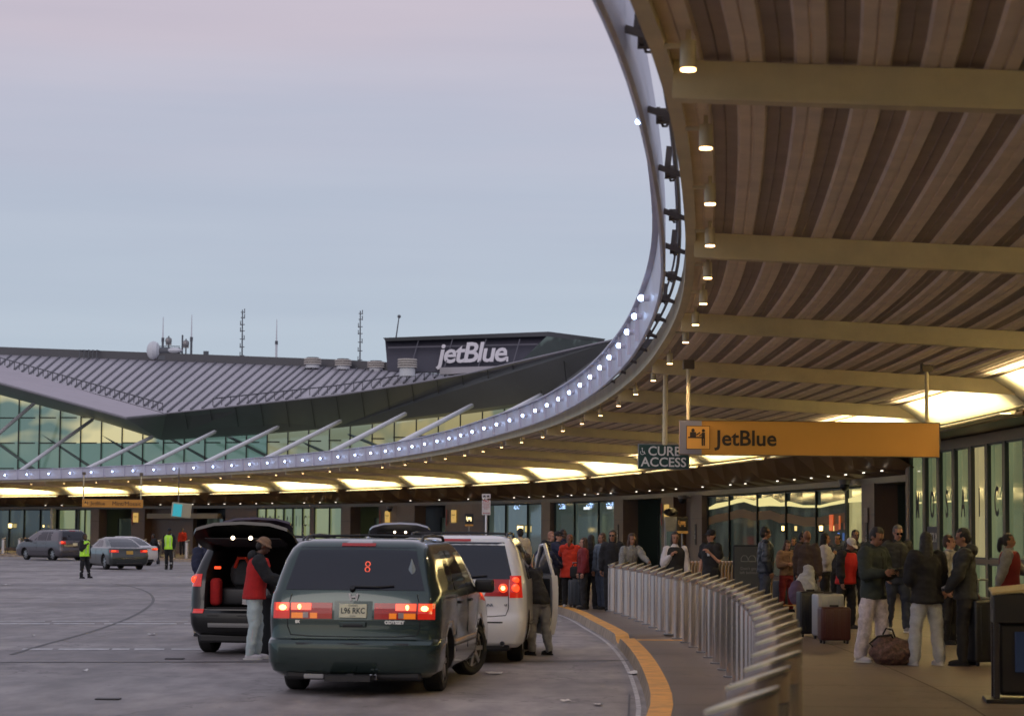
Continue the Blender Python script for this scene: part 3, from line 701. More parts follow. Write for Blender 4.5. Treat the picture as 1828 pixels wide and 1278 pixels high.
# back shell behind everything (keeps the sky out)
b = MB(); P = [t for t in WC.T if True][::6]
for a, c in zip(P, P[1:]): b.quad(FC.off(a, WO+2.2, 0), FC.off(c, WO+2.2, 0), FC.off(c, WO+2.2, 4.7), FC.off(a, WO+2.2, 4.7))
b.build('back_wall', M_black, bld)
wall_piece('header', M_head, 1648, -400, ZT-.02, ZT+.16, WO-.14, WO+.6)
# right to left along the facade
recess(1648, 1572); column(1572, 1549)
windows([1547, 1510], G_warm, .5); windows([1508, 1455, 1401, 1350, 1300, 1262], [G_dark, G_dark, G_dark, G_dark, G_dark])
column(1261, 1241); wall_piece('wall', M_col, 1241, 1212, .15, ZT, WO+.3); column(1210, 1188, m=M_brown)
recess(1188, 1119); column(1119, 1103)
windows([1102, 1067, 1024, 989], G_grey); column(988, 972); windows([971, 940, 901, 870], G_grey); column(870, 848, m=M_brown)
column(848, 827); recess(827, 799); column(799, 770, m=M_brown) if 0 else column(827, 800, m=M_brown); recess(799, 745); column(745, 713); column(713, 681, m=M_brown); recess(681, 630); column(630, 613)
windows([612, 586, 560], G_green); wall_piece('wall', M_brown, 560, 553, .15, ZT)
ed = [553, 538, 521, 505, 489, 473, 458]; windows(ed, G_green)
wall_piece('wall', M_brown, 458, 402, .15, ZT); recess(402, 335); wall_piece('wall', M_brown, 335, 262, .15, ZT, WO+.4)
wall_piece('header', mat('pale_header', (.33, .28, .2), .5), 395, 268, 2.55, 2.9, WO-.3, WO)
column(262, 238, m=M_brown); recess(238, 180); column(180, 165)
windows([164, 150, 140], G_green); windows([139, 135], G_dark); windows([134, 104], G_green); wall_piece('column', mat('white_column', (.5, .5, .45), .5), 102, 98, .15, ZT, WO-.4)
windows([97, 70, 42, 15, -20, -60, -110], G_dark); wall_piece('wall', M_brown, -110, -400, .15, ZT)
# yellow glow reflections of the ceiling in the big panes
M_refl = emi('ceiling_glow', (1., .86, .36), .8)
# lantern style lamps and shop boards inside the windows
def board(name, label, cat, px, z, w_, h_, m, o=WO-.05, th=.05, txt=None, tm=None, ts=.1, grp=None, par=None):
    r_ = empty(name, label, cat, (0, 0, 0), 0, grp); r_.matrix_world = wbasis(px, o, z)
    b = MB(); b.bbox((0, 0, 0), (w_, h_, th), .012); b.build('panel', m, r_)
    if txt: text('lettering', txt, ts, tm, r_, Matrix.Translation((0, 0, th/2+.002)), .002)
    return r_
M_lit_y = emi('lit_yellow', (1., .62, .16), .55); M_txtd = mat('text_dark', (.03, .02, .015), .6); M_txtw = mat('text_white', (.7, .7, .7), .5)
M_lant = emi('lantern_glow', (1., .72, .25), 4.)
for px, z, lab in ((932, 1.95, 'glowing yellow lantern triplet in the grey window near the pavement sign'), (21, 2.0, 'glowing lantern pair in the dark window at the far left'), (80, 1.98, 'small single yellow lantern right of the lantern pair'), (1404, 1.98, 'small yellow lantern in the reflecting window near the brown jacket man'), (1472, 1.98, 'yellow lamp pair left of the orange poster')):
    o = empty('wall_lantern', lab, 'lantern', (0, 0, 0)); o.matrix_world = wbasis(px, WO-.12, z)
    n = 3 if px == 932 else (2 if px in (21, 1472) else 1); sc = .19 if n > 1 and px < 1000 else .11
    for k in range(n):
        b = MB(); b.cyl(((k-(n-1)/2)*sc*1.05, -sc*.8, 0), ((k-(n-1)/2)*sc*1.05, sc*.8, 0), sc*.38, sc*.42, n=8); b.build('glass', M_lant, o)
    b = MB(); b.box((0, sc*.95, 0), (sc*n*1.1, .05, .16)); b.box((0, -sc*.95, 0), (sc*n*1.1, .05, .16)); b.build('frame', M_black, o)
for px in (698, 817, 1200, 247):
    lab = {698: 'amber lit door sign on the brown pillar left of the dark doorway', 817: 'amber lit door sign on the brown pillar beside the lit cart sign', 1200: 'amber lit door sign on the pillar above the black cart sign', 247: 'amber lit door sign under the far hanging yellow sign'}[px]
    board('door_sign', lab, 'sign', px, 2.62, .62, .66, M_lit_y, WO-.24, .06, 'Terminal\n5', M_txtd, .14, 'amber door signs')
    o = board('red_strip', lab.replace('amber lit door sign', 'thin red strip beside the amber sign'), 'sign', px+({698: -14, 817: -13, 1200: -9, 247: -6}[px]), 2.55, .12, .9, mat('red_strip', (.35, .06, .03), .5), WO-.24, .03)
# number plates on columns
for px, lab in ((1111, 'dark number plate on the column left of the dark doorway'), (1251, 'dark number plate on the column right of the cart sign'), (1560, 'dark number plate on the column beside the far doorway'), (540, 'dark number plate beside the lettered green panes')):
    board('number_plate', lab, 'plate', px, 1.75, .2, .8, M_black, WO-.21 if px != 540 else WO+.02, .03, 'i\n5', M_txtw, .2)
board('notice', 'pale framed notice on the column beside the far doorway', 'notice', 1560, 2.35, .38, .42, mat('notice', (.22, .19, .17), .5), WO-.22, .03)
board('poster', 'orange lit poster behind the reflecting window', 'poster', 1483, 2.15, .42, .50, emi('poster_orange', (1., .16, .04), .55), WO+.02, .03)
board('poster', 'small orange lit poster right of the large orange one', 'poster', 1498, 2.15, .16, .42, emi('poster_orange2', (1., .2, .05), .4), WO+.02, .03)
board('screen', 'small blue screen below the orange posters', 'screen', 1496, 1.72, .18, .24, emi('screen_blue', (.12, .3, 1.), .7), WO+.02, .03)
for px, w_ in ((1045, .9), (1086, .75)):
    board('shelf_light', 'bright white strip light inside the %s' % ('middle grey window' if px < 1060 else 'grey window next to the dark doorway'), 'light', px, 2.92, w_, .12, emi('strip_white', (.9, .95, 1.), 1.1), WO+.05, .02)
# glints of blue ceiling lights painted as glowing beads on the grey glass
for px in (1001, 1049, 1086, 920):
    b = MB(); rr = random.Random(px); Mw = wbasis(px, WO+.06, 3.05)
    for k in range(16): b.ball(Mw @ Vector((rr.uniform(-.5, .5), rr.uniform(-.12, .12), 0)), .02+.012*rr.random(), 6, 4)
    tag(b.build('painted_glints', emi('glint_blue', (.4, .6, 1.), 1.8)), 'tiny blue painted glints of ceiling lights at the top of the window %s' % {1001: 'beside the left column', 1049: 'in the middle of the three panes', 1086: 'next to the dark doorway', 920: 'above the lantern triplet'}[px], 'lights', 'blue window glints')
# curved reflections of the wash lights in the five panes, painted as a glowing ribbon
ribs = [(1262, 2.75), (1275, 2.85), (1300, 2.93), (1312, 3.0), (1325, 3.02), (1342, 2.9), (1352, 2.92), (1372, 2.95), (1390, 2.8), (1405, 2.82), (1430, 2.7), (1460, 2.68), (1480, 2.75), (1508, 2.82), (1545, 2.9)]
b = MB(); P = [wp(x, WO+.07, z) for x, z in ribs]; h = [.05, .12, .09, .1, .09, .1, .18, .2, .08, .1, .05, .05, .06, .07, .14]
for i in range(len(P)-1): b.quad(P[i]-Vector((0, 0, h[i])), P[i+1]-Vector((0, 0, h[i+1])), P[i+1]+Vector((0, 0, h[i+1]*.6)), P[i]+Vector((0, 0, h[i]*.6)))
tag(b.build('painted_reflection', M_refl), 'wavy yellow painted reflection of the wash lights on the lounge windows', 'light')
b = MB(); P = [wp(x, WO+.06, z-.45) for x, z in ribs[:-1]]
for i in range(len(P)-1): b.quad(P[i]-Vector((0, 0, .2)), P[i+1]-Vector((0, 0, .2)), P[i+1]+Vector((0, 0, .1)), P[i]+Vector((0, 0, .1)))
tag(b.build('glow_band', mat('amber_band', (.08, .04, .015), .5, emit=(.5, .25, .05), es=.05)), 'dull amber glowing band below the painted reflection on the lounge windows', 'band')  # faint amber glow put into the colour below the reflection
# MOSAIC lounge panels at the right, standing a little proud
mx_ = [1652, 1680, 1706, 1734, 1765, 1795, 1828, 1866, 1910, 1960]
MO = WO-.35
mos = empty('glass_lounge', 'tall pale green glass panel wall spelling MOSAIC at the right', 'glass wall')
for i, (a, c) in enumerate(zip(mx_, mx_[1:])):
    pane(G_spot if i == 4 else G_mos, c-2, a+2, 1.25, 3.88, MO, 'window', True, mos); pane(G_mos, c-2, a+2, .35, 1.15, MO, 'window', True, mos)
    s = WC.s_at(a); n_, t_ = FC.nrm(s); Mx = Matrix((n_, t_, Vector((0, 0, 1)))).transposed()
    b = MB(); b.box(FC.off(s, MO-.05, 2.05), (.08, .12, 3.8), Mx); b.build('mullion', M_head, mos)
wall_piece('header', M_head, 1960, 1652, 3.88, 4.12, MO-.12, MO+.5, mos); wall_piece('rail', M_brown, 1960, 1652, 1.15, 1.25, MO-.1, MO+.1, mos); wall_piece('sill', M_brown, 1960, 1652, .15, .35, MO-.05, MO+.1, mos)
wall_piece('end_wall', M_brown, 1652, 1647, .15, 4.1, MO-.1, WO+1.5, mos)
for ch, px in zip('MOSAIC', (1666, 1693, 1720, 1750, 1780, 1812)):
    text('letter', ch, .95, M_txtd, mos, wbasis(px, MO-.06, 2.52), .004, .008, sx=.6 if ch != 'M' else .5)
for px in (1666, 1693, 1720, 1750, 1812):
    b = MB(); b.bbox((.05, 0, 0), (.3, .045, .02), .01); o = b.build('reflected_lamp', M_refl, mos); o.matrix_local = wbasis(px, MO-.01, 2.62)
r_ = board('check_in_sign', 'dark blue CHECK IN board behind the lounge glass', 'sign', 1694, 1.72, 1.15, .58, mat('sign_navy', (.012, .014, .05), .5), MO-.05, .03)
text('lettering', 'CHECK IN', .34, M_txtw, r_, Matrix.Translation((0, 0, .02)), .002, sx=.66)
for ch, px in zip('MOSAIC', (467, 482, 498, 513, 529, 545)): text('letter', ch, .95, M_txtd, bld, wbasis(px, WO-.02, 2.35), .004, sx=.65)
# angled bronze soffit between the girder and the wall
b = MB(); b.cur = 0; sl_ = WC.s_at(1648); st = 2.3; t = sl_; k = 0
while t < FC.L-3:
    a0, a1 = FC.off(t, 7.75, 4.26), FC.off(t+st, 7.75, 4.26); w0, w1 = FC.off(t-.6, WO-.1, ZT+.15), FC.off(t+st-.6, WO-.1, ZT+.15)
    mid = FC.off(t+st*.6, 8.25, 3.62)
    b.cur = 0; b.quad(a0, a1, mid); b.cur = 0; b.quad(a0, mid, w0); b.cur = 1 if k % 3 == 0 else 0; b.quad(a1, w1, mid); b.cur = 0; b.quad(w0, mid, w1); t += st; k += 1
b.build('soffit_panel', [M_soffit, M_soffit2], bld)
wall_piece('soffit_panel', M_soffit, 1960, 1648, 4.14, 4.24, 7.75, WO+.4)
t = sl_+1; M_dot = emi('spot_white', (1., .9, .75), 2); rr = random.Random(3)
while t < FC.L-20:
    if rr.random() < .8:
        n_, t_ = FC.nrm(t); b = MB(); b.box((0, 0, 0), (.04, .15, .03), Matrix((n_, t_, Vector((0, 0, 1)))).transposed())
        o = b.build('soffit_light', M_dot, bld); o.location = FC.off(t, 8.35, 3.50)
    t += 2.05
# projecting wedge at the far left under the ceiling
# CCTV domes
for px, z, lab in ((1238, 3.15, 'small dome camera at the top of the column above the cart sign'), (1535, 3.28, 'dark dome camera above the bright window pane'), (708, 3.1, 'small dome camera on the brown pillar far behind the green van')):
    o = empty('dome_camera', lab, 'camera', (0, 0, 0)); o.matrix_world = wbasis(px, WO-.45, z)
    b = MB(); b.beam((0, .12, -.4), (0, .12, 0), .06, .06); b.cyl((0, -.02, 0), (0, .12, 0), .16, .2, n=14); b.build('housing', M_grey, o, 40)
    for v in (): pass
    b = MB(); b.ball((0, -.06, 0), (.14, .16, .14), 12, 8); b.build('dome', M_black, o, True)
# ------------------------------------------------------------------ hanging signs
M_sy = mat('sign_amber', (.38, .165, .026), .45, var=.05, scale=1, emit=(1., .45, .06), es=.09)
M_sgrey = mat('sign_grey', (.25, .25, .30), .4, metal=.3)
M_picto = mat('sign_picto', (.60, .28, .05), .45, emit=(1, .5, .08), es=.08)
def person_icon(b, x, y, s, z):
    b.cyl((x, y+s*.42, z), (x, y+s*.42, z+.004), s*.1, n=12); b.box((x, y+s*.12, z+.002), (s*.2, s*.36, .004)); b.box((x-s*.055, y-s*.25, z+.002), (s*.08, s*.5, .004)); b.box((x+s*.055, y-s*.25, z+.002), (s*.08, s*.5, .004)); b.box((x-s*.14, y+s*.16, z+.0025), (s*.26, s*.07, .004), Matrix.Rotation(.5, 3, 'Z'))
def hang_sign(label, pl, pt, pr, pb, Y, texts, rods, grey=.0, topz=4.85, thick=.16, picto=True, yaw=0):
    c = atY((pl+pr)/2, (pt+pb)/2, Y); w_ = (pr-pl)/F*Y/math.cos(yaw); h_ = (pb-pt)/F*Y
    r_ = empty('hanging_sign', label, 'sign', c)
    r_.matrix_world = basis(c, (math.cos(yaw), math.sin(yaw), -.004), (0, 0, 1))
    b = MB(); b.bbox((0, 0, -thick/2), (w_, h_, thick), .012); b.build('panel', M_sy, r_)
    b = MB(); b.box((0, h_/2+.006, -thick/2), (w_+.02, .012, thick+.02)); b.box((0, -h_/2-.006, -thick/2), (w_+.02, .012, thick+.02))
    b.box((w_/2+.006, 0, -thick/2), (.012, h_, thick+.02)); b.build('frame', M_steel, r_)
    if grey:
        b = MB(); b.bbox((-w_/2+grey*w_/2, 0, .008), (grey*w_, h_-.004, .018), .004); b.build('end_panel', M_sgrey, r_)
    if picto:
        s = h_*.70; x = -w_/2+h_*.55; b = MB(); b.bbox((x, 0, .02), (s, s, .012), .01); b.build('picto_plate', M_picto, r_)
        b = MB(); z = .028
        for sx in (-1, 1): b.box((x+sx*s*.49, 0, z), (s*.02, s, .004))
        for sy in (-1, 1): b.box((x, sy*s*.49, z), (s, s*.02, .004))
        person_icon(b, x+s*.22, 0, s*.7, z); b.cyl((x-s*.22, s*.30, z), (x-s*.22, s*.30, z+.004), s*.075, n=12); b.box((x-s*.22, s*.13, z), (s*.26, s*.2, .004)); b.box((x-s*.12, -s*.0, z), (s*.62, s*.06, .004)); b.box((x+s*.17, -s*.15, z), (s*.05, s*.3, .004))
        b.box((x+s*.0, s*.16, z+.001), (s*.2, s*.05, .004), Matrix.Rotation(.6, 3, 'Z'))
        b.build('pictogram', M_txtd, r_)
    for (tx, px_, size, sp) in texts:
        text('lettering', tx, size*h_, M_txtd, r_, Matrix.Translation(((px_-(pl+pr)/2)/F*Y/math.cos(yaw), -.03*h_, .03)), .003, 0.012*h_ if Y < 60 else 0, align='LEFT')
    for px_ in rods:
        x = (px_-(pl+pr)/2)/F*Y/math.cos(yaw); top = topz-c.z; b = MB()
        b.cyl((x, h_/2, -thick/2), (x, top, -thick/2), .035, n=10); b.build('rod', M_beam, r_, True)
        b = MB(); b.bbox((x, top, -thick/2), (.2, .16, .2), .01); b.build('bracket', M_head, r_)
    return r_
hang_sign('large amber hanging sign reading JetBlue over the pavement', 1213, 753, 1677, 813, 40.5, [('JetBlue', 1278, .64, 1)], (1229, 1656), grey=.085, topz=4.8)
hang_sign('distant amber hanging sign reading Mint/Mosaic', 148, 891, 254, 905.5, 128, [('JetBlue', 163, .62, 1), ('Mint/Mosaic', 200, .72, 1)], (150, 250), topz=4.9, yaw=rad(8))
# curb access sign
c = atY(1185, 815, 44.5); ww = 89/F*44.5; hh = 42/F*44.5
cs_ = empty('curb_access_sign', 'green hanging sign reading CURB ACCESS with a wheelchair symbol', 'sign'); cs_.matrix_world = basis(c, (1, 0, -.01), (0, 0, 1))
b = MB(); b.bbox((0, 0, -.03), (ww, hh, .06), .008); b.build('panel', mat('sign_green', (.008, .05, .045), .45), cs_)
b = MB(); b.bbox((0, 0, -.035), (ww+.035, hh+.035, .05), .01); b.build('frame', M_grey, cs_)
text('lettering', 'CURB', .255, M_txtw, cs_, Matrix.Translation((.015, .10, .002)), .002, .004); text('lettering', 'ACCESS', .255, M_txtw, cs_, Matrix.Translation((0.0, -.115, .002)), .002, .004)
b = MB(); 
for k in range(14):
    a0, a1 = math.pi*(.75+k*1.5/14), math.pi*(.75+(k+1)*1.5/14); p = Vector((-.42, .075, .003))
    b.beam(p+Vector((math.cos(a0)*.04, math.sin(a0)*.04, 0)), p+Vector((math.cos(a1)*.04, math.sin(a1)*.04, 0)), .011, .004)
b.cyl((-.425, .155, .003), (-.425, .155, .006), .014, n=8); b.beam((-.425, .14, .004), (-.42, .085, .004), .014, .004); b.beam((-.42, .085, .004), (-.38, .08, .004), .014, .004); b.beam((-.38, .08, .004), (-.365, .045, .004), .014, .004)
b.build('wheelchair_symbol', M_txtw, cs_)
b = MB(); b.cyl((0.02, hh/2, -.03), (0.02, 4.9-c.z, -.03), .05, n=10); b.build('rod', M_beam, cs_, True)
# no standing sign on a post
g = gnd(868, 1015, .15); Yp = 62; g = atY(868, 900, Yp)
ns = empty('parking_sign', 'white no standing sign with red print on a white post', 'sign', (g.x, Yp, .15))
b = MB(); b.cyl((0, 0, 0), (0, 0, 2.6), .03, n=8); b.build('post', M_white, ns)
z0 = atY(868, 919, Yp).z-.15; z1 = atY(868, 881, Yp).z-.15
M_sw = mat('sign_white', (.62, .58, .58), .5); M_sr = mat('sign_red', (.45, .05, .05), .5)
b = MB(); b.bbox((0, -.04, (z0+z1)/2-.09), (.235, .012, z1-z0-.18), .004); b.build('panel', M_sw, ns)
b = MB(); b.bbox((0, -.04, z1-.07), (.235, .012, .13), .004); b.build('panel', M_sw, ns)
fm = lambda z: basis((0, -.048, z), (1, 0, 0), (0, 0, 1))
text('lettering', 'NO', .10, M_sr, ns, fm(z1-.2), .001, .002); text('lettering', 'STANDING\nACTIVE\nLOADING\nONLY', .045, M_sr, ns, fm(z1-.34), .001)
b = MB(); b.box((0, -.05, z0+.05), (.16, .004, .012)); b.box((-.08, -.05, z0+.05), (.02, .004, .03)); b.box((.08, -.05, z0+.05), (.02, .004, .03)); b.build('arrow', M_sr, ns)
b = MB()
for x in (-.05, .05): b.box((x, -.05, z1-.075), (.07, .004, .022)); b.box((x, -.05, z1-.055), (.04, .004, .02)); b.cyl((x-.02, -.05, z1-.09), (x-.02, -.054, z1-.09), .01, n=8); b.cyl((x+.02, -.05, z1-.09), (x+.02, -.054, z1-.09), .01, n=8)
b.build('pictogram', M_txtd, ns)
# luggage cart signs (lit)
def cart_sign(px, py0, py1, wpx, Y, label, lit):
    c = atY(px, (py0+py1)/2, Y); w_ = wpx/F*Y; h_ = (py1-py0)/F*Y
    o = empty('cart_sign', label, 'sign', c)
    b = MB(); b.bbox((0, 0, 0), (w_, .1, h_), .015); b.build('panel', M_black, o)
    m = emi('cart_lit' if lit else 'cart_amber', (1., .82, .4) if lit else (.8, .32, .05), 2.2 if lit else .3)
    b = MB(); s = w_*.62; y = -.056
    b.box((.04*w_, y, s*.22), (s*.72, .006, s*.34)); b.box((0, y, -s*.05), (s, .006, s*.12)); b.box((-s*.5, y, s*.22), (s*.1, .006, s*.6)); b.cyl((-s*.3, y+.003, -s*.28), (-s*.3, y-.003, -s*.28), s*.11, n=12); b.cyl((s*.35, y+.003, -s*.28), (s*.35, y-.003, -s*.28), s*.11, n=12); b.build('pictogram', m, o)
    b = MB(); b.bbox((0, -.01, -h_/2-.06*h_), (w_, .1, h_*.16), .01); b.build('caption_strip', emi('caption', (.8, .35, .06), .3), o)
    text('lettering', 'CARTS', h_*.13, M_txtd, o, basis((0, -.063, -h_/2-.06*h_), (1, 0, 0), (0, 0, 1)), .001)
    b = MB(); b.cyl((0, .05, -(c.z-.15)), (0, .05, -h_/2), .03, n=8); b.build('post', M_grey, o)
cart_sign(1218, 922, 948, 20, 76, 'black sign with amber luggage cart symbol near the dark doorway', False)
cart_sign(837.5, 917, 936, 15, 92, 'lit luggage cart sign behind the white van', True)
# kiosk posts next to the doorways (grey dispensers)
for px, Y in ((1197, 77),): 
    o = empty('cart_dispenser', 'grey steel cart dispenser pillar left of the black cart sign', 'dispenser', (atY(px, 950, Y).x, Y, .15))
    b = MB(); b.bbox((0, 0, 1.1), (.42, .4, 2.2), .03); b.build('body', M_grey, o); b = MB(); b.bbox((0, -.21, 1.45), (.3, .03, .5), .01); b.build('screen', G_grey, o); b = MB(); b.ball((0, -.1, 2.35), (.25, .2, .14), 10, 6); b.build('cap', M_black, o, True)
# tilted information screen at left
c = atY(319, 910.5, 118); o = empty('display_screen', 'tilted hanging display with a teal lit screen', 'display', c, rad(14))
b = MB(); b.bbox((.15, .15, 0), (.98, .5, .75), .03, Matrix.Rotation(.1, 3, 'Y')); b.build('housing', mat('screen_case', (.42, .38, .26), .5), o)
b = MB(); b.bbox((-.08, -.11, 0), (.46, .04, .64), .01, Matrix.Rotation(.1, 3, 'Y')); b.build('screen', emi('screen_teal', (.05, .62, .75), .55), o)
b = MB(); b.cyl((0, .2, .35), (0, .2, 5-c.z), .03, n=8); b.build('rod', M_steel, o)
# ------------------------------------------------------------------ bollards
M_ss = mat('stainless', (.66, .60, .56), .23, metal=.85, var=.08, scale=3, stretch=(8, 8, .4))
M_sst = mat('stainless_top_lit', (.66, .57, .36), .3, metal=.9)  # golden reflection of the ceiling lamps put into the top's colour
BC = Curve([(.80, 8.2), (.88, 8.7), (1.08, 10), (1.31, 11.4), (1.77, 15.1), (2.32, 21), (2.66, 27), (2.76, 33), (2.64, 38), (2.48, 43), (2.3, 46.5), (2.05, 50), (1.7, 55), (1.1, 62), (.1, 71), (-1.6, 82), (-4., 94), (-7.4, 106), (-11.9, 117.6), (-18.2, 130), (-27.2, 142), (-38.2, 153), (-51.3, 164.2)])
ring = lambda z, r: [(r*math.cos(2*math.pi*k/20), r*math.sin(2*math.pi*k/20), z) for k in range(20)]
R_ = .14
def bollard_meshes():
    b = MB(); b.rings([ring(0, R_), ring(.9, R_)], cap=False); bot = b.mesh('body', M_ss, 60)
    b = MB(); top = [(R_*math.cos(2*math.pi*k/20), R_*math.sin(2*math.pi*k/20), 1.01+.05*math.cos(2*math.pi*k/20)) for k in range(20)]
    b.rings([ring(.905, R_-.006), ring(.915, R_-.006), ring(.92, R_), top], cap=True); cap = b.mesh('cap', M_ss, 50)
    b = MB(); t2 = [(x*1.03, y*1.03, z) for x, y, z in top]; b.rings([[(x, y, z-.006) for x, y, z in t2], [(x, y, z+.008) for x, y, z in t2]]); pl_ = b.mesh('top_plate', M_sst, 50)
    b = MB(); b.cyl((0, 0, -.005), (0, 0, .012), R_+.03, n=20); fl = b.mesh('base_ring', M_grey)
    return bot, cap, pl_, fl
BM = bollard_meshes()
t = .55; k = 0
nb = 0
while t < BC.L-1:
    p, d_ = BC.at(t); px, py = proj((p.x, p.y, 1.1))
    if t < 44 or px < 380:
        o = empty('bollard', 'slanted-top round stainless steel bollard in the long row along the kerb' if t < 44 else 'distant slanted-top steel bollard in the row behind the far cars', 'bollard', (p.x, p.y, .155), math.atan2(-d_.x, d_.y), 'steel bollards along the near kerb' if t < 44 else 'steel bollards along the far kerb')
        for nm, me in zip(('body', 'cap', 'top_plate', 'base_ring'), BM):
            c = bpy.data.objects.new(nm, me); COL.objects.link(c); c.parent = o
        nb += 1
    t += 1.36 if t < 44 else 1.9; k += 1
print('bollards', nb)
# litter
M_pap = mat('paper', (.66, .64, .63), .8)
for i, (px, py, s, lab) in enumerate(((1133, 1203, .22, 'crumpled white paper bag lying by the yellow kerb'), (884, 1202, .24, 'flat white paper on the road behind the white van'), (1010, 1252, .10, 'small white scrap on the road, left of the pair near the kerb'), (1067, 1259, .12, 'small white scrap on the road, nearest the kerb'), (272, 1133, .14, 'small pale scrap between the two faded lines'), (152, 1198, .07, 'tiny pale scrap on the empty road at the left'), (12, 1044, .25, 'pale litter patch at the far left edge of the road'), (60, 1135, .07, 'tiny pale scrap left of the curved seam'))):
    g = gnd(px, py); rr = random.Random(i); b = MB(); n = 9
    vs = [(s*math.cos(2*math.pi*k/n)*rr.uniform(.6, 1.1)/1.6, s*math.sin(2*math.pi*k/n)*rr.uniform(.6, 1.1)*.9, rr.uniform(.004, .03)) for k in range(n)]+[(0, 0, .05 if i == 0 else .02)]
    b.add(vs, [(k, (k+1) % n, n) for k in range(n)]); o = b.build('paper_scrap', M_pap); o.location = g+Vector((0, 0, .004)); tag(o, lab, 'litter', 'paper litter')
for px, py, lab in ((312, 1176, 'dark flattened rag on the road left of the black suitcase'), (193, 1248, 'dark stain-like flattened rubber strip on the near road')):
    g = gnd(px, py); b = MB(); b.bbox((0, 0, .01), (.26, .16, .012), .005); o = b.build('rubber_scrap', M_tar); o.location = g; tag(o, lab, 'litter')
# ------------------------------------------------------------------ vehicles (rear at local y=0, nose towards +y)
M_tyre = mat('tyre', (.012, .012, .012), .75, bump=.2); M_rim = mat('rim', (.45, .45, .46), .3, metal=.9)
M_plas = mat('black_plastic', (.015, .015, .016), .5); M_inner = mat('car_inside', (.02, .019, .019), .8)
M_chrome = mat('chrome', (.6, .6, .62), .12, metal=1.)
def cglass(): return mat('car_glass', (.012, .015, .026), .05, spec=.6, coat=.1)
M_cg = cglass()
def tail_mat(name, col, es): return mat(name, (.30, .008, .006), .12, coat=.8, emit=col, es=es)
M_tred = tail_mat('tail_red', (1., .03, .01), .35); M_tbri = tail_mat('tail_bright', (1., .07, .015), 1.7); M_tamb = mat('tail_amber', (.5, .12, .01), .12, coat=.8, emit=(1., .25, .02), es=.5); M_tdark = mat('tail_dark', (.22, .006, .006), .15, coat=.5, emit=(1, .02, .01), es=.10)
M_tclr = mat('tail_clear', (.35, .3, .3), .1, coat=.8); M_hot = emi('tail_hot', (1., .5, .16), 5)
def paint(name, col, metal=.5, rough=.3, coat=.9): return mat(name, col, rough, metal=metal, coat=coat, var=.05, scale=1.5)
class Body:
    def __init__(s, lv, rx=.14, ry=.17, bulge=.05, sb=.02):
        s.lv = lv; s.rx = rx; s.ry = ry; s.bulge = bulge; s.sb = sb
    def at(s, z):
        lv = s.lv
        if z <= lv[0][0]: return lv[0][1:]
        for i in range(len(lv)-1):
            a, c = lv[i], lv[i+1]
            if a[0] <= z <= c[0]:
                t = (z-a[0])/max(1e-6, c[0]-a[0]); return tuple(a[k]+(c[k]-a[k])*t for k in (1, 2, 3))
        return lv[-1][1:]
    def rear(s, x, z, off=0.):
        yr, yf, hw = s.at(z); a = min(abs(x), hw)
        y = yr+s.bulge*(a/hw)**2; k = hw-s.rx
        if a > k: y += s.ry*(1-math.sqrt(max(0, 1-((a-k)/s.rx)**2)))
        return Vector((x, y-off, z))
    def side(s, y, z, sg=1, off=0.):
        yr, yf, hw = s.at(z); yc = (yr+yf)/2; hy = (yf-yr)/2
        x = hw-s.sb*((y-yc)/hy)**2
        dr = y-(yr+s.bulge); df = yf-y
        for d, ry in ((dr, s.ry), (df, s.ry*1.6)):
            if d < ry: x -= s.rx*(1-math.sqrt(max(0, 1-((ry-max(d, 0))/ry)**2)))
        return Vector((sg*(x+off), y, z))
    def outline(s, z):
        yr, yf, hw = s.at(z); pts = []
        for i in range(9): x = -(hw-s.rx)+2*(hw-s.rx)*i/8; pts.append(s.rear(x, z))
        y0 = s.rear(hw-s.rx, z).y
        for i in range(1, 6):
            a = i/6*math.pi/2; pts.append(Vector((hw-s.rx+s.rx*math.sin(a), y0+(s.rear(hw, z).y-y0)*(1-math.cos(a)), z)))
        ya, yb = s.rear(hw, z).y, yf-s.ry*1.6; yb = max(yb, ya+.05)
        for i in range(0, 15):
            y = ya+(yb-ya)*i/14; t = (2*i/14-1); pts.append(Vector((hw-s.sb*(t*t-1)*-1*0, y, z)))
        for i in range(1, 6):
            a = i/6*math.pi/2; pts.append(Vector((hw-s.rx+s.rx*math.cos(a), yb+(yf-yb)*math.sin(a), z)))
        R = pts[:]
        for i in range(1, 5): pts.append(Vector(((hw-s.rx)*(1-2*i/5)*1.0+0, yf+.06*(1-abs(1-2*i/5)), z)))
        # mirror the right side
        L = [Vector((-p.x, p.y, p.z)) for p in R[9:]][::-1]
        return pts+L
    def mesh(s, name, m, cuts):
        b = MB(); b.rings([s.outline(l[0]) for l in s.lv]); me = b.mesh(name, m, False)
        o = bpy.data.objects.new(name, me); COL.objects.link(o); tmp = []
        for me2 in cuts:
            c = bpy.data.objects.new('cut', me2); COL.objects.link(c); tmp.append(c)
            md = o.modifiers.new('b', 'BOOLEAN'); md.object = c; md.operation = 'DIFFERENCE'; md.solver = 'EXACT'; md.material_mode = 'TRANSFER'
        bv = o.modifiers.new('v', 'BEVEL'); bv.width = .02; bv.segments = 2; bv.limit_method = 'ANGLE'; bv.angle_limit = rad(28)
        me3 = bpy.data.meshes.new_from_object(o.evaluated_get(bpy.context.evaluated_depsgraph_get()))
        for c in tmp+[o]: bpy.data.objects.remove(c)
        me3.shade_smooth(); me3.set_sharp_from_angle(angle=rad(32))
        return me3
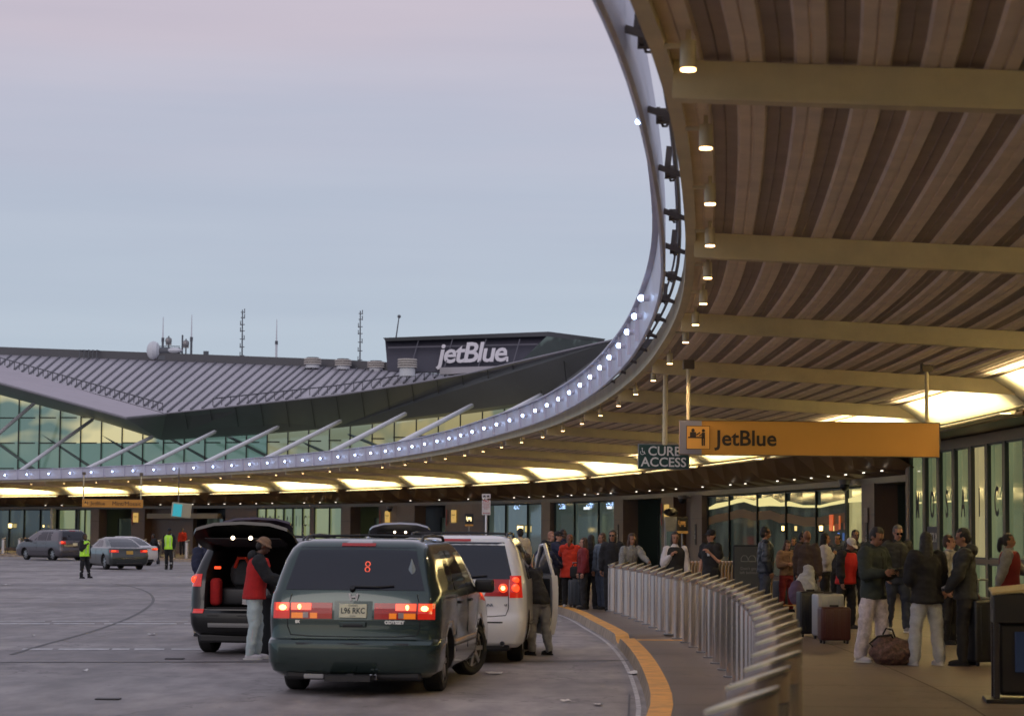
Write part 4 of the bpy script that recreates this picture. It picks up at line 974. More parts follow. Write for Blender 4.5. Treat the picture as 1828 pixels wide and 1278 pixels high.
def rpatch(B, name, m, par, x0, x1, z0, z1, off=.008, nx=8, nz=5, inset=0., shape=None):
    b = MB(); R = []
    for j in range(nz+1):
        z = z0+(z1-z0)*j/nz; t = j/nz; a, c = x0, x1
        if inset: a += inset*t*(1 if x0 < 0 else 0) ; c -= inset*t
        if shape: a, c = shape(t)
        R.append([B.rear(a+(c-a)*i/nx, z, off) for i in range(nx+1)])
    n = nx+1
    for j in range(nz):
        for i in range(nx): b.quad(R[j][i], R[j][i+1], R[j+1][i+1], R[j+1][i])
    # rim so that it has thickness
    for row, dz_ in ((R[0], 0), (R[-1], 0)):
        for i in range(nx): b.quad(row[i], row[i+1], row[i+1]+Vector((0, off+.004, 0)), row[i]+Vector((0, off+.004, 0)))
    for i in (0, nx):
        for j in range(nz): b.quad(R[j][i], R[j+1][i], R[j+1][i]+Vector((0, off+.004, 0)), R[j][i]+Vector((0, off+.004, 0)))
    return b.build(name, m, par, True)
def spatch(B, name, m, par, sg, pts_lo, pts_hi, off=.006, n=10, nz=5):
    """side panel between a lower (y,z) line and an upper (y,z) line"""
    b = MB(); R = []
    for j in range(nz+1):
        t = j/nz; R.append([])
        for i in range(n+1):
            u = i/n; lo = Vector(pts_lo[0]).lerp(Vector(pts_lo[1]), u); hi = Vector(pts_hi[0]).lerp(Vector(pts_hi[1]), u); q = lo.lerp(hi, t)
            R[-1].append(B.side(q.x, q.y, sg, off))
    for j in range(nz):
        for i in range(n): b.quad(R[j][i], R[j][i+1], R[j+1][i+1], R[j+1][i])
    return b.build(name, m, par, True)
def wheel(par, x, y, r=.33, w_=.22, steer=0, rimr=.21):
    e = bpy.data.objects.new('wheel', None)
    b = MB(); prof_ = [(-w_/2, r*.72), (-w_/2, r*.93), (-w_*.36, r), (w_*.36, r), (w_/2, r*.93), (w_/2, r*.72), (w_*.3, r*.66), (-w_*.3, r*.66)]
    n = 28; R = [[Vector((px, rr*math.cos(2*math.pi*k/n), rr*math.sin(2*math.pi*k/n))) for k in range(n)] for px, rr in prof_]; R.append(R[0]); b.rings(R, cap=False)
    o = b.build('wheel', M_tyre, par, 35); o.location = (x, y, r); o.rotation_euler = (0, 0, steer)
    sg = 1 if x > 0 else -1; b = MB()
    b.cyl((sg*w_*.28, 0, 0), (sg*w_*.34, 0, 0), r*.68, n=28); b.cyl((sg*w_*.34, 0, 0), (sg*w_*.46, 0, 0), r*.16, r*.12, n=12)
    b.cur = 0
    for k in range(7):
        a = 2*math.pi*k/7; d = Vector((0, math.cos(a), math.sin(a))); b.beam(d*r*.12+Vector((sg*w_*.42, 0, 0)), d*r*.66+Vector((sg*w_*.38, 0, 0)), r*.16, .03, up=(1, 0, 0))
    b.cur = 1; b.cyl((sg*w_*.342, 0, 0), (sg*w_*.346, 0, 0), r*.6, n=20)
    b.build('rim', [M_rim, M_plas], o, 35)
    return o
def arch_cut(x, y, r=.33, sg=1, w_=.34):
    b = MB(); b.cyl((x-sg*w_, y, r), (x+sg*.4, y, r), r*1.14, n=32); return b.mesh('cut', M_inner)
MBODY = {}
def lettering(B, par, s, x, z, size, m=None, off=.012, bold=.002):
    p = B.rear(x, z, off); q = B.rear(x, z+.05, off); y = (q-p).normalized(); return text('lettering', s, size, m or M_chrome, par, basis(p, (1, 0, 0), y), .003, bold)
def plate(B, par, x, z, s, col=(.62, .60, .42), frame=None, sub=None):
    p = B.rear(x, z, .022); q = B.rear(x, z+.05, .022); y = (q-p).normalized(); Mx = basis(p, (1, 0, 0), y)
    b = MB(); b.bbox((0, 0, -.004), (.305, .153, .008), .006); o = b.build('number_plate', mat('plate%.2f' % col[2], col, .45), par); o.matrix_local = Mx
    if s: text('lettering', s, .088, mat('plate_ink', (.02, .03, .02), .5), o, Matrix.Translation((0, -.002, .002)), .001, .002, sx=.82)
    if sub:
        text('lettering', sub[0], .026, mat('plate_ink', (.02, .03, .02), .5), o, Matrix.Translation((0, .056, .002)), .001); text('lettering', sub[1], .022, mat('plate_ink', (.02, .03, .02), .5), o, Matrix.Translation((0, -.06, .002)), .001)
    return o
VAN = [(.20, .14, 4.90, .84), (.26, .05, 5.02, .92), (.36, 0, 5.08, .955), (.56, 0, 5.08, .965), (.60, .03, 5.07, .96), (.62, .085, 5.05, .955), (.80, .075, 4.98, .962), (.92, .08, 4.78, .962), (1.02, .10, 4.45, .955), (1.10, .125, 4.02, .945), (1.14, .14, 3.92, .925), (1.30, .20, 3.62, .885), (1.48, .28, 3.28, .83), (1.60, .36, 3.0, .775), (1.665, .44, 2.84, .72), (1.70, .62, 2.65, .62), (1.715, .9, 2.4, .45)]
def minivan(name, label, loc, rz, pm, lights, detail=True, group=None, gate_open=False, door_open=False, steer=0, levels=VAN, text_=None, plate_=None, roofrack=True, wb=(1.02, 4.0), grey_lower=None, plan=None, r=.335):
    e = empty(name, label, 'minivan', loc, rz, group); B = Body(levels)
    cuts = [arch_cut(.86, wb[0], r), arch_cut(-.86, wb[0], r, -1), arch_cut(.86, wb[1], r), arch_cut(-.86, wb[1], r, -1)]
    if gate_open:
        b = MB(); b.rings([[Vector((x, y, z)) for x, y in ((-.68, -.5), (.68, -.5), (.68, 1.5), (-.68, 1.5))] for z in (.66, 1.2)]+[[Vector((x, y, 1.58)) for x, y in ((-.58, -.5), (.58, -.5), (.56, 1.5), (-.56, 1.5))]]); cuts.append(b.mesh('cut', M_inner))
    key = (name, gate_open, id(levels), pm.name)
    if key not in MBODY: MBODY[key] = B.mesh('body', pm, cuts)
    o = bpy.data.objects.new('body', MBODY[key]); COL.objects.link(o); o.parent = e
    for x in (-.79, .79):
        for k, y in enumerate(wb): wheel(e, x, y, r, .215, steer if k else 0)
    zt = levels[-3][0]
    H = lambda f: 1.10+(zt-.06-1.10)*f
    for sg in (-1, 1):
        spatch(B, 'side_window', M_cg, e, sg, ((.55, 1.13), (1.55, 1.13)), ((.78, H(.92)), (1.55, H(.95))), .004)
        spatch(B, 'side_window', M_cg, e, sg, ((1.62, 1.13), (2.62, 1.13)), ((1.62, H(.95)), (2.58, H(.93))), .004)
        spatch(B, 'side_window', M_cg, e, sg, ((2.70, 1.13), (3.78, 1.13)), ((2.66, H(.93)), (2.98, H(.86))), .004)
        if detail and not (door_open and sg == 1):
            for y in (1.60, 2.66, 3.72):
                b = MB(); b.tube([B.side(y, z, sg, .001) for z in (.42, .7, .95, 1.1)], .006, 5); b.build('door_gap', M_plas, e)
            for y in (1.9, 2.86): b = MB(); b.bbox(B.side(y, .98, sg, .012), (.03, .19, .035), .01); b.build('door_handle', M_plas if detail == 2 else pm, e)
        b = MB(); b.bbox(B.side(3.55, 1.13, sg, .14), (.24, .10, .17), .04, seg=3); b.beam(B.side(3.6, 1.07, sg, -.02), B.side(3.56, 1.09, sg, .1), .05, .05); b.build('mirror', M_plas if pm.name != 'paint_silver' else M_plas, e, True)
        b = MB(); b.tube([B.side(y, .5, sg, .006) for y in (.5+.9, 2.4, 3.5)], .012, 5); b.build('side_trim', M_plas, e)
    wz0, wz1 = 1.15, zt-.045
    bw = levels[9][3]-.17
    if not gate_open:
        rpatch(B, 'rear_window', M_cg, e, -bw, bw, wz0, wz1, .006, 12, 8, shape=lambda t: (-(bw-.13*t), bw-.13*t))
        b = MB(); p = B.rear(-.0, wz0+.03, .03); b.tube([B.rear(-.02, wz0+.04, .03), B.rear(.25, wz0+.035, .03), B.rear(.44, wz0+.05, .025)], .012, 6); b.cyl(B.rear(-.02, wz0-.0, .0), B.rear(-.02, wz0+.03, .045), .03, n=10); b.build('wiper', M_plas, e)
        # gate gap lines
        b = MB(); g = [B.rear(x, z, .001) for x, z in ((-.70, 1.1), (-.735, .95), (-.735, .75), (-.70, .66), (-.5, .645), (0, .64), (.5, .645), (.70, .66), (.735, .75), (.735, .95), (.70, 1.1))]; b.tube(g, .006, 5); b.build('gate_gap', M_plas, e)
        b = MB(); b.bbox(B.rear(0, .775, .008), (.30, .03, .06), .012); b.build('gate_handle', pm, e); b = MB(); b.bbox(B.rear(0, .765, .018), (.22, .02, .03), .008); b.build('gate_handle', M_plas, e)
    else:
        g = empty('tailgate', None, None); g.parent = e; del_ = [g.pop(k, None) for k in ()]
        zt_ = zt-.05; g.location = B.rear(0, zt_, 0)+Vector((0, .1, .02)); g.rotation_euler = (rad(gate_open), 0, 0)
        b = MB(); R = []
        for j in range(9):
            t = j/8; zz = -t*.98; yy = -.02-.16*t+.06*math.sin(t*3); hw = (.60+.13*min(1, t*2.2))-(.06 if j == 8 else 0)
            R.append([Vector((x*hw, yy+.10*abs(x)**3, zz)) for x in (-1, -.93, -.6, 0, .6, .93, 1)]+[Vector((x*hw, yy+.045+.10*abs(x)**3, zz)) for x in (1, .93, .6, 0, -.6, -.93, -1)])
        b.rings(R); b.build('gate_shell', pm, g, True)
        b = MB()
        for j in range(1, 4): b.quad(*[Vector((x, y-.008, z)) for x, y, z in ((-.56, R[j][3].y, R[j][3].z), (.56, R[j][3].y, R[j][3].z), (.56, R[j+1][3].y, R[j+1][3].z), (-.56, R[j+1][3].y, R[j+1][3].z))])
        b.build('rear_window', M_cg, g)
        b = MB()
        for x in (-.13, .13): b.ball((x, .06, -.93), .03, 8, 6)
        b.build('gate_lamp', emi('gate_lamp', (1., .75, .5), 8), g)
        b = MB(); b.box((0, .062, -.5), (1.1, .012, .8)); b.build('gate_lining', M_inner, g)
    rpatch(B, 'brake_light', M_tdark, e, -.19, .19, wz1+.012, wz1+.045, .012, 4, 1)
    if roofrack:
        for sg in (-1, 1):
            b = MB(); x = sg*(levels[-3][3]-.06); b.tube([(x, .75, zt+.0), (x, .85, zt+.065), (x, 1.6, zt+.085), (x, 2.5, zt+.065), (x, 2.62, zt)], .018, 7)
            b.build('roof_rail', M_plas, e, True)
        for y in (1.05, 2.2): b = MB(); x = levels[-3][3]-.06; b.tube([(-x, y, zt+.07), (0, y, zt+.085), (x, y, zt+.07)], .015, 6); b.build('crossbar', M_plas, e, True)
    lights(B, e)
    if not plan:
        b = MB(); b.bbox((0, .35, .235), (1.5, .5, .12), .03); b.bbox((0, 2.5, .2), (1.5, 3.6, .1), .03); b.build('underbody', M_plas, e)
    b = MB(); b.rings([[B.rear(x, z, .004) for x in (-.9, -.6, 0, .6, .9)] for z in (.555, .575)], cap=False, closed=False); b.build('bumper_line', M_plas, e)
    return e, B
# --- dark green minivan, nearest
PG = paint('paint_green', (.036, .060, .055), .6, .2)
def lt_green(B, e):
    for sg in (-1, 1):
        def P(nm, m, a, c, z0, z1, off): x0, x1 = sorted((sg*a, sg*c)); return rpatch(B, nm, m, e, x0, x1, z0, z1, off, 6, 3)
        h = P('tail_light', M_tdark, .235, .70, .835, 1.01, .012)
        P('brake_lens', M_tbri, .47, .695, .93, 1.005, .018); P('reverse_lens', M_tclr, .50, .56, .845, .905, .018); P('turn_lens', M_tamb, .56, .69, .84, .90, .018); P('turn_lens', M_tamb, .40, .48, .84, .90, .018)
        h = P('tail_light', M_tred, .712, .90, .835, 1.01, .012); P('brake_lens', M_tbri, .725, .87, .925, 1.005, .018); P('side_lens', M_tred, .73, .86, .845, .90, .018)
        b = MB(); p = B.rear(sg*.79, .955, .03); b.ball(p, (.042, .012, .03), 10, 6); p = B.rear(sg*.60, .965, .03); b.ball(p, (.02, .01, .03), 8, 6); b.build('bulb', M_hot, e)
HV = math.radians(-5.8)
def pose(pxl, pxr, py, track, wb0, h):
    """world origin of a vehicle so that its left rear tyre touches the ground at the given pixel"""
    L = gnd(pxl, py); d = Vector((-math.sin(h), math.cos(h), 0)); r_ = Vector((math.cos(h), math.sin(h), 0))
    return L+r_*track/2-d*wb0
o1 = pose(530, 790, 1229, 1.60, 1.02, HV)
e, B = minivan('minivan', 'dark green minivan seen from behind, nearest vehicle with lit tail lights', o1, HV, PG, lt_green, detail=2, steer=rad(-24))
lettering(B, e, 'ODYSSEY', .46, .80, .052); lettering(B, e, '2.2VTEC' if 0 else 'EX', -.62, .80, .04)
plate(B, e, 0, .925, 'L96 RKC', sub=('GARDEN', 'STATE'))
b = MB(); p = B.rear(0, 1.075, .02)
for sg in (-1, 1): b.beam(p+Vector((sg*.045, 0, .04)), p+Vector((sg*.028, 0, -.04)), .022, .014, up=(0, 1, 0))
b.box(p, (.07, .014, .018)); b.build('emblem', M_chrome, e)
b = MB(); b.rings([[B.rear(x, z, .01) for x in (-.21, 0, .21)] for z in (.825, 1.03)], cap=False, closed=False); b.build('plate_recess', PG, e)
b = MB(); b.box((0, -.0, .205), (.5, .5, .06)); b.cyl((-.75, .15, .2), (.75, .15, .2), .035, n=10); b.bbox((0, -.02, .2), (.09, .14, .09), .01); b.build('tow_hitch', M_plas, e)
b = MB(); b.bbox((-.42, .03, .21), (.22, .03, .05), .01); b.build('hitch_label', mat('label_grey', (.3, .3, .3), .5), e); b = MB(); b.bbox((.22, -.0, .21), (.035, .03, .06), .005); b.bbox((.27, -.0, .21), (.03, .03, .06), .005); b.build('hitch_socket', M_chrome, e)
b = MB()
for z in (1.435, 1.375):
    c = B.rear(.13, z, .012)
    for k in range(12): a0, a1 = k*math.pi/6, (k+1)*math.pi/6; b.beam(c+Vector((.026*math.cos(a0), 0, .026*math.sin(a0))), c+Vector((.026*math.cos(a1), 0, .026*math.sin(a1))), .008, .01, up=(0, 1, 0))
b.build('window_rings', emi('ring_red', (1., .12, .06), 1.2), e)  # two red rings that glow by themselves on the rear window
b = MB(); c = B.rear(.62, 1.38, .012); b.add([c+Vector((0, .0, .12)), c+Vector((.045, 0, 0)), c+Vector((.01, -.03, -.15)), c+Vector((-.035, 0, 0))], [(0, 1, 2, 3)]); b.build('window_decal', mat('decal', (.22, .27, .3), .3), e)
# --- white minivan with its front door open
PW_ = paint('paint_white', (.72, .71, .70), .05, .35)
VAN2 = [(z, yr, yf, hw) for z, yr, yf, hw in VAN]
VAN2 = [(.22, .12, 4.9, .86), (.28, .04, 5.0, .93), (.42, 0, 5.08, .965), (.60, 0, 5.08, .98), (.66, .03, 5.05, .98), (.72, .05, 5.0, .98), (.85, .055, 4.9, .98), (.98, .07, 4.6, .975), (1.08, .09, 4.3, .965), (1.13, .11, 4.0, .955), (1.18, .13, 3.9, .94), (1.34, .19, 3.62, .90), (1.50, .26, 3.3, .85), (1.62, .34, 3.0, .79), (1.70, .43, 2.84, .73), (1.735, .62, 2.65, .63), (1.75, .9, 2.4, .45)]
def lt_white(B, e):
    for sg in (-1, 1):
        def P(nm, m, a, c, z0, z1, off, sh=None): x0, x1 = sorted((sg*a, sg*c)); return rpatch(B, nm, m, e, x0, x1, z0, z1, off, 6, 4, shape=sh)
        sh = (lambda t: (.40+.10*t, .74)) if sg > 0 else (lambda t: (-.74, -.40-.10*t))
        P('tail_light', M_tdark, .44, .74, .92, 1.15, .012, sh); sh = (lambda t: (.75, .93-.03*t)) if sg > 0 else (lambda t: (-.93+.03*t, -.75))
        P('tail_light', M_tred, .75, .92, .90, 1.20, .012, sh)
        b = MB(); b.ball(B.rear(sg*.66, 1.03, .02), (.062, .012, .062), 14, 8); b.ball(B.rear(sg*.83, 1.03, .015), (.055, .012, .06), 14, 8); b.ball(B.rear(sg*.83, 1.14, .015), (.05, .012, .045), 14, 8); b.build('brake_lens', M_tbri, e, True)
        b = MB(); b.ball(B.rear(sg*.66, 1.03, .034), (.03, .006, .03), 14, 8); b.build('bulb', M_hot, e, True)
        b = MB(); b.ball(B.rear(sg*.50, 1.03, .02), (.05, .012, .05), 14, 8); b.build('reverse_lens', M_tclr, e, True)
HW = rad(-3)
o2 = gnd(929, 1178); d = Vector((-math.sin(HW), math.cos(HW), 0)); r_ = Vector((math.cos(HW), math.sin(HW), 0)); o2 = o2-r_*.86-d*1.02
e, B = minivan('minivan', 'white minivan with its front passenger door open behind the green minivan', o2, HW, PW_, lt_white, levels=VAN2, door_open=True)
lettering(B, e, 'SIENNA', .44, .80, .05); lettering(B, e, 'LE', .70, .80, .035); plate(B, e, 0, .93, '')
b = MB(); b.cyl((.66, -.02, .28), (.66, .3, .28), .035, .035, n=14); b.build('exhaust', M_chrome, e, True); b = MB(); b.cyl((.66, -.024, .28), (.66, -.015, .28), .026, n=12); b.build('exhaust_hole', M_plas, e)
dr = empty('open_door', None, None); dr.parent = e; dr.location = (.975, 3.78, 0); dr.rotation_euler = (0, 0, rad(19))
# door skin hangs back from the hinge (local -y)
b = MB(); R = []
for z, w0, x in ((.28, 0, -.06), (.40, 0, -.03), (.62, 0, .0), (.9, 0, .005), (1.13, 0, -.01), (1.16, 0, -.02)): R.append([Vector((x, -.02, z)), Vector((x, -1.10, z)), Vector((x-.09, -1.10, z)), Vector((x-.09, -.02, z))])
b.rings(R); b.build('door_skin', PW_, dr, 40)
b = MB(); b.tube([(-.05, -.05, 1.15), (-.16, -.72, 1.60), (-.18, -.98, 1.62), (-.07, -1.08, 1.15)], .028, 6); b.build('window_frame', PW_, dr, True)
b = MB(); b.quad((-.05, -.1, 1.15), (-.155, -.72, 1.58), (-.17, -.97, 1.6), (-.07, -1.05, 1.15)); b.build('door_glass', M_cg, dr)
b = MB(); b.bbox((-.105, -.55, .8), (.03, .9, .62), .02); b.bbox((-.14, -.5, .95), (.06, .5, .06), .02); b.build('door_lining', M_inner, dr)
b = MB(); b.bbox((.015, -.95, .98), (.03, .16, .03), .01); b.build('door_handle', PW_, dr)
# --- black SUV with raised tailgate
PB = paint('paint_black', (.006, .0065, .007), .1, .3, .35)
SUV = [(.27, .10, 4.3, .80), (.34, .03, 4.42, .87), (.44, 0, 4.5, .90), (.60, 0, 4.5, .915), (.64, .05, 4.48, .915), (.80, .07, 4.42, .92), (.95, .09, 4.3, .92), (1.04, .11, 4.0, .91), (1.10, .13, 3.4, .90), (1.14, .15, 3.3, .89), (1.18, .17, 3.2, .88), (1.34, .24, 2.95, .83), (1.50, .33, 2.65, .77), (1.58, .40, 2.45, .72), (1.63, .46, 2.3, .67), (1.67, .62, 2.15, .58), (1.685, .85, 1.95, .42)]
def lt_suv(B, e):
    for sg in (-1, 1):
        b = MB(); rows = []
        x0, x1 = sorted((sg*.74, sg*.905)); rpatch(B, 'tail_light', M_tred, e, x0, x1, .98, 1.16, .014, 5, 3)
        b = MB(); b.ball(B.rear(sg*.86, 1.08, .02), (.05, .02, .055), 10, 8); b.build('bulb', M_tbri, e, True)
        x0, x1 = sorted((sg*.68, sg*.84)); rpatch(B, 'reflector', M_tred, e, x0, x1, .60, .66, .02, 4, 2)
    rpatch(B, 'skid_plate', mat('skid', (.35, .35, .34), .35, metal=.6), e, -.6, .6, .40, .46, .02, 8, 2)
HB = rad(-8)
o3 = pose(375, 0, 1163, 1.58, .85, HB)
e, B = minivan('suv', 'black SUV with its tailgate raised, a man in a red vest loading it', o3, HB, PB, lt_suv, levels=SUV, gate_open=-99, wb=(.85, 3.5), r=.35); e['category'] = 'SUV'
suv_o, suv_h = o3, HB
b = MB(); b.box((0, .9, .672), (1.34, 1.5, .02)); b.build('cargo_floor', M_inner, e)
b = MB(); b.bbox((0, 1.62, 1.0), (1.3, .2, .62), .08); b.build('rear_seat', M_inner, e, True)
for x in (-.35, .35): b = MB(); b.bbox((x, 1.62, 1.4), (.26, .1, .2), .04); b.build('headrest', M_inner, e, True)
b = MB(); b.bbox((-.55, .32, 1.25), (.1, .03, .04), .01); b.build('cargo_lamp', M_tbri, e)
def M2(loc, rz): return Matrix.Translation(loc) @ Matrix.Rotation(rz, 4, 'Z')
suvM = M2(o3, HB)
# --- grey minivan and dark sedan far left, white sedan behind, vehicles hidden behind the group
PGr = paint('paint_grey', (.10, .092, .105), .4, .32)
def lt_far(B, e):
    for sg in (-1, 1):
        x0, x1 = sorted((sg*.60, sg*.95)); rpatch(B, 'tail_light', M_tred, e, x0, x1, .93, 1.1, .012, 5, 3)
        b = MB(); b.ball(B.rear(sg*.82, 1.04, .02), (.09, .03, .05), 10, 6); b.build('brake_lens', M_tbri, e, True)
def at_px(px, py, h, back=0, side=0):
    g = gnd(px, py); d = Vector((-math.sin(h), math.cos(h), 0)); r_ = Vector((math.cos(h), math.sin(h), 0)); return g-d*back-r_*side
h = rad(42)
e, B = minivan('minivan', 'grey minivan far left driving along the bollards, side and rear visible', at_px(94, 1000, h, 1.02, -.86), h, PGr, lt_far, levels=VAN2); plate(B, e, 0, .93, '')
def sedan(label, loc, rz, pm, lights, plate_=None):
    lv = [(.20, .12, 4.7, .80), (.26, .04, 4.8, .87), (.40, 0, 4.85, .90), (.58, .0, 4.85, .91), (.70, .04, 4.8, .91), (.80, .06, 4.65, .905), (.90, .07, 4.3, .90), (.955, .10, 3.9, .885), (.975, .30, 3.75, .86), (.99, .62, 3.6, .83), (1.10, .88, 3.25, .77), (1.22, 1.18, 2.98, .71), (1.34, 1.55, 2.7, .645), (1.41, 1.85, 2.45, .56), (1.445, 2.1, 2.2, .40)]
    e = empty('sedan', label, 'car', loc, rz); B = Body(lv, .17, .2); r = .33
    me = B.mesh('body', pm, [arch_cut(.8, 1.0, r), arch_cut(-.8, 1.0, r, -1), arch_cut(.8, 3.78, r), arch_cut(-.8, 3.78, r, -1)])
    o = bpy.data.objects.new('body', me); COL.objects.link(o); o.parent = e
    for x in (-.76, .76):
        for y in (1.0, 3.78): wheel(e, x, y, r, .21)
    for sg in (-1, 1):
        spatch(B, 'side_window', M_cg, e, sg, ((1.1, 1.01), (2.15, 1.01)), ((1.62, 1.34), (2.15, 1.38)), .004); spatch(B, 'side_window', M_cg, e, sg, ((2.22, 1.01), (3.42, 1.01)), ((2.2, 1.38), (2.5, 1.34)), .004)
        b = MB(); b.bbox(B.side(3.3, 1.03, sg, .10), (.2, .09, .12), .04, seg=3); b.build('mirror', pm, e, True)
        for y in (1.35, 2.18, 3.3): b = MB(); b.tube([B.side(y, z, sg, .001) for z in (.36, .6, .9)], .006, 5); b.build('door_gap', M_plas, e)
    rpatch(B, 'rear_window', M_cg, e, -.6, .6, 1.0, 1.38, .008, 10, 8, shape=lambda t: (-.66+.14*t, .66-.14*t))
    for sg in (-1, 1):
        x0, x1 = sorted((sg*.50, sg*.88)); rpatch(B, 'tail_light', M_tred, e, x0, x1, .76, .88, .012, 6, 3)
        b = MB(); b.ball(B.rear(sg*.72, .83, .02), (.12, .03, .035), 10, 6); b.build('brake_lens', M_tbri, e, True)
    if plate_: plate(B, e, 0, .76, '', col=plate_)
    b = MB(); b.box(B.rear(0, .87, .01), (.9, .02, .02)); b.box(B.rear(0, .5, .01), (.6, .02, .03)); b.build('chrome_strip', M_chrome, e)
    b = MB(); b.bbox((0, 2.4, .2), (1.4, 4.0, .1), .03); b.bbox((0, .08, .27), (1.2, .16, .12), .04); b.build('underbody', M_plas, e)
    return e, B
h = rad(27); PDk = paint('paint_darkgrey', (.045, .055, .052), .5, .3)
sedan('dark grey sedan behind the vested worker at the left, brake lights lit', at_px(250, 1016, h, 1.0, .8), h, PDk, lt_far, (.55, .33, .06))
h = rad(34)
sedan('white sedan partly hidden by the dark grey sedan', at_px(266, 1009, h, 1.0, .8), h, paint('paint_pearl', (.55, .55, .58), .1, .35), lt_far, None)
h = rad(5); PS = paint('paint_silver', (.36, .38, .43), .6, .28)
minivan('minivan', 'silver minivan with raised tailgate mostly hidden beyond the green minivan', (atY(713, 950, 55).x, 55, 0), h, PS, lt_far, gate_open=-100, levels=[(z*1.0, a, c, w_) for z, a, c, w_ in VAN2])
minivan('minivan', 'dark plum minivan with raised tailgate mostly hidden beyond the black SUV', (atY(458, 950, 46).x, 46, 0), rad(5), paint('paint_plum', (.045, .03, .05), .5, .3), lt_far, gate_open=-104, levels=[(z*.99, a, c, w_) for z, a, c, w_ in VAN2])
sedan('silver sedan glimpsed between the black SUV and the green minivan', (atY(546, 960, 47).x-.2, 46, 0), rad(4), PS, lt_far, None)
# ------------------------------------------------------------------ people
def remesh(b, vox, it, m, name, par=None, fold=0., fs=9., seed=0):
    me = bpy.data.meshes.new(name); me.from_pydata(b.v, [], b.f)
    o = bpy.data.objects.new('tmp', me); COL.objects.link(o)
    bm = bmesh.new(); bm.from_mesh(me); bmesh.ops.recalc_face_normals(bm, faces=bm.faces[:]); bm.to_mesh(me); bm.free()
    r_ = o.modifiers.new('r', 'REMESH'); r_.mode = 'VOXEL'; r_.voxel_size = vox
    if it: s_ = o.modifiers.new('s', 'SMOOTH'); s_.iterations = it; s_.factor = .5
    me2 = bpy.data.meshes.new_from_object(o.evaluated_get(bpy.context.evaluated_depsgraph_get())); bpy.data.objects.remove(o)
    if fold:
        for v, n in zip(me2.vertices, [tuple(x.vector) for x in me2.vertex_normals]):
            p = v.co*fs; k = noise.noise(Vector((p.x+seed, p.y, p.z*1.6)))+.5*noise.noise(Vector((p.x*2.3, p.y*2.3+seed, p.z*3.5)))
            v.co += Vector(n)*k*fold
    me2.shade_smooth(); me2.materials.clear(); me2.materials.append(m); me2.name = name
    ob = bpy.data.objects.new(name, me2); COL.objects.link(ob)
    if par: ob.parent = par
    return ob
SK = [mat('skin_light', (.42, .22, .15), .55), mat('skin_mid', (.28, .14, .085), .55), mat('skin_dark', (.10, .048, .03), .5)]
def cl(name, c, r=.85, v=.12): return mat('cloth_'+name, c, r, var=v, scale=14, bump=.15, bscale=120)
C_black = cl('black', (.012, .012, .014)); C_char = cl('charcoal', (.030, .033, .036)); C_navy = cl('navy', (.014, .018, .045)); C_green = cl('darkgreen', (.025, .035, .033)); C_red = cl('red', (.42, .012, .012)); C_orange = cl('orange', (.50, .030, .010)); C_white = cl('white', (.50, .48, .50)); C_cream = cl('cream', (.45, .38, .27)); C_grey = cl('grey', (.20, .20, .21)); C_lgrey = cl('lightgrey', (.38, .40, .43)); C_brown = cl('brown', (.075, .05, .04)); C_jean = cl('jeans', (.42, .50, .50)); C_djean = cl('darkjeans', (.03, .04, .065)); C_denim = cl('denim', (.10, .13, .17)); C_maroon = cl('maroon', (.17, .014, .018)); C_hiv = mat('cloth_hivis', (.45, .85, .05), .6, emit=(.5, 1, .05), es=.06); C_refl = mat('reflective', (.7, .7, .68), .3, metal=.5); C_tan = cl('tan', (.22, .13, .08)); C_camo = mat('camo_pale', (.55, .50, .52), .8, var=.3, scale=18); C_tweed = mat('tweed', (.22, .22, .21), .9, var=.5, scale=60); C_leather = mat('leather_black', (.02, .025, .035), .35, var=.2, bump=.3, bscale=30); C_purple = cl('purple', (.10, .07, .13))
H_black = mat('hair_black', (.010, .008, .007), .5, bump=.5, bscale=80, stretch=(6, 6, 1)); H_brown = mat('hair_brown', (.05, .022, .012), .5, bump=.5, bscale=80, stretch=(6, 6, 1)); H_grey = mat('hair_grey', (.16, .15, .14), .6, bump=.4); H_red = mat('hair_auburn', (.12, .035, .015), .5, bump=.5); H_blond = mat('hair_blond', (.34, .16, .10), .5, bump=.4)
M_eye = mat('eye_dark', (.01, .008, .008), .2); M_sole = mat('shoe_sole', (.5, .5, .48), .7); M_lip = mat('lip', (.26, .07, .06), .5)
def A(s, f, u): return (s, f, u)
ARM = {'rest': ((.14, .03, -1), (.06, .22, -1)), 'phone': ((.14, .16, -1), (-.42, .85, .12)), 'bag': ((.16, .0, -1), (.10, .12, -1)), 'fwd': ((.10, .5, -.9), (-.05, 1, -.25)), 'chest': ((.16, .1, -1), (-.55, .6, .75)), 'hug': ((.15, .75, -.35), (-.6, .8, -.05)), 'hip': ((.35, -.12, -1), (-.4, .55, -.35)), 'reach': ((.15, .75, -.75), (0, 1, -.35)), 'pocket': ((.24, -.1, -1), (-.15, .3, -.8)), 'down_fwd': ((.1, .45, -1), (.0, .5, -1)), 'pull': ((.3, -.25, -1), (.25, -.3, -.9)), 'lap': ((.2, .35, -.9), (-.3, .5, -.8)), 'up': ((.2, .45, -.5), (-.25, .35, 1))}
PC = [0]
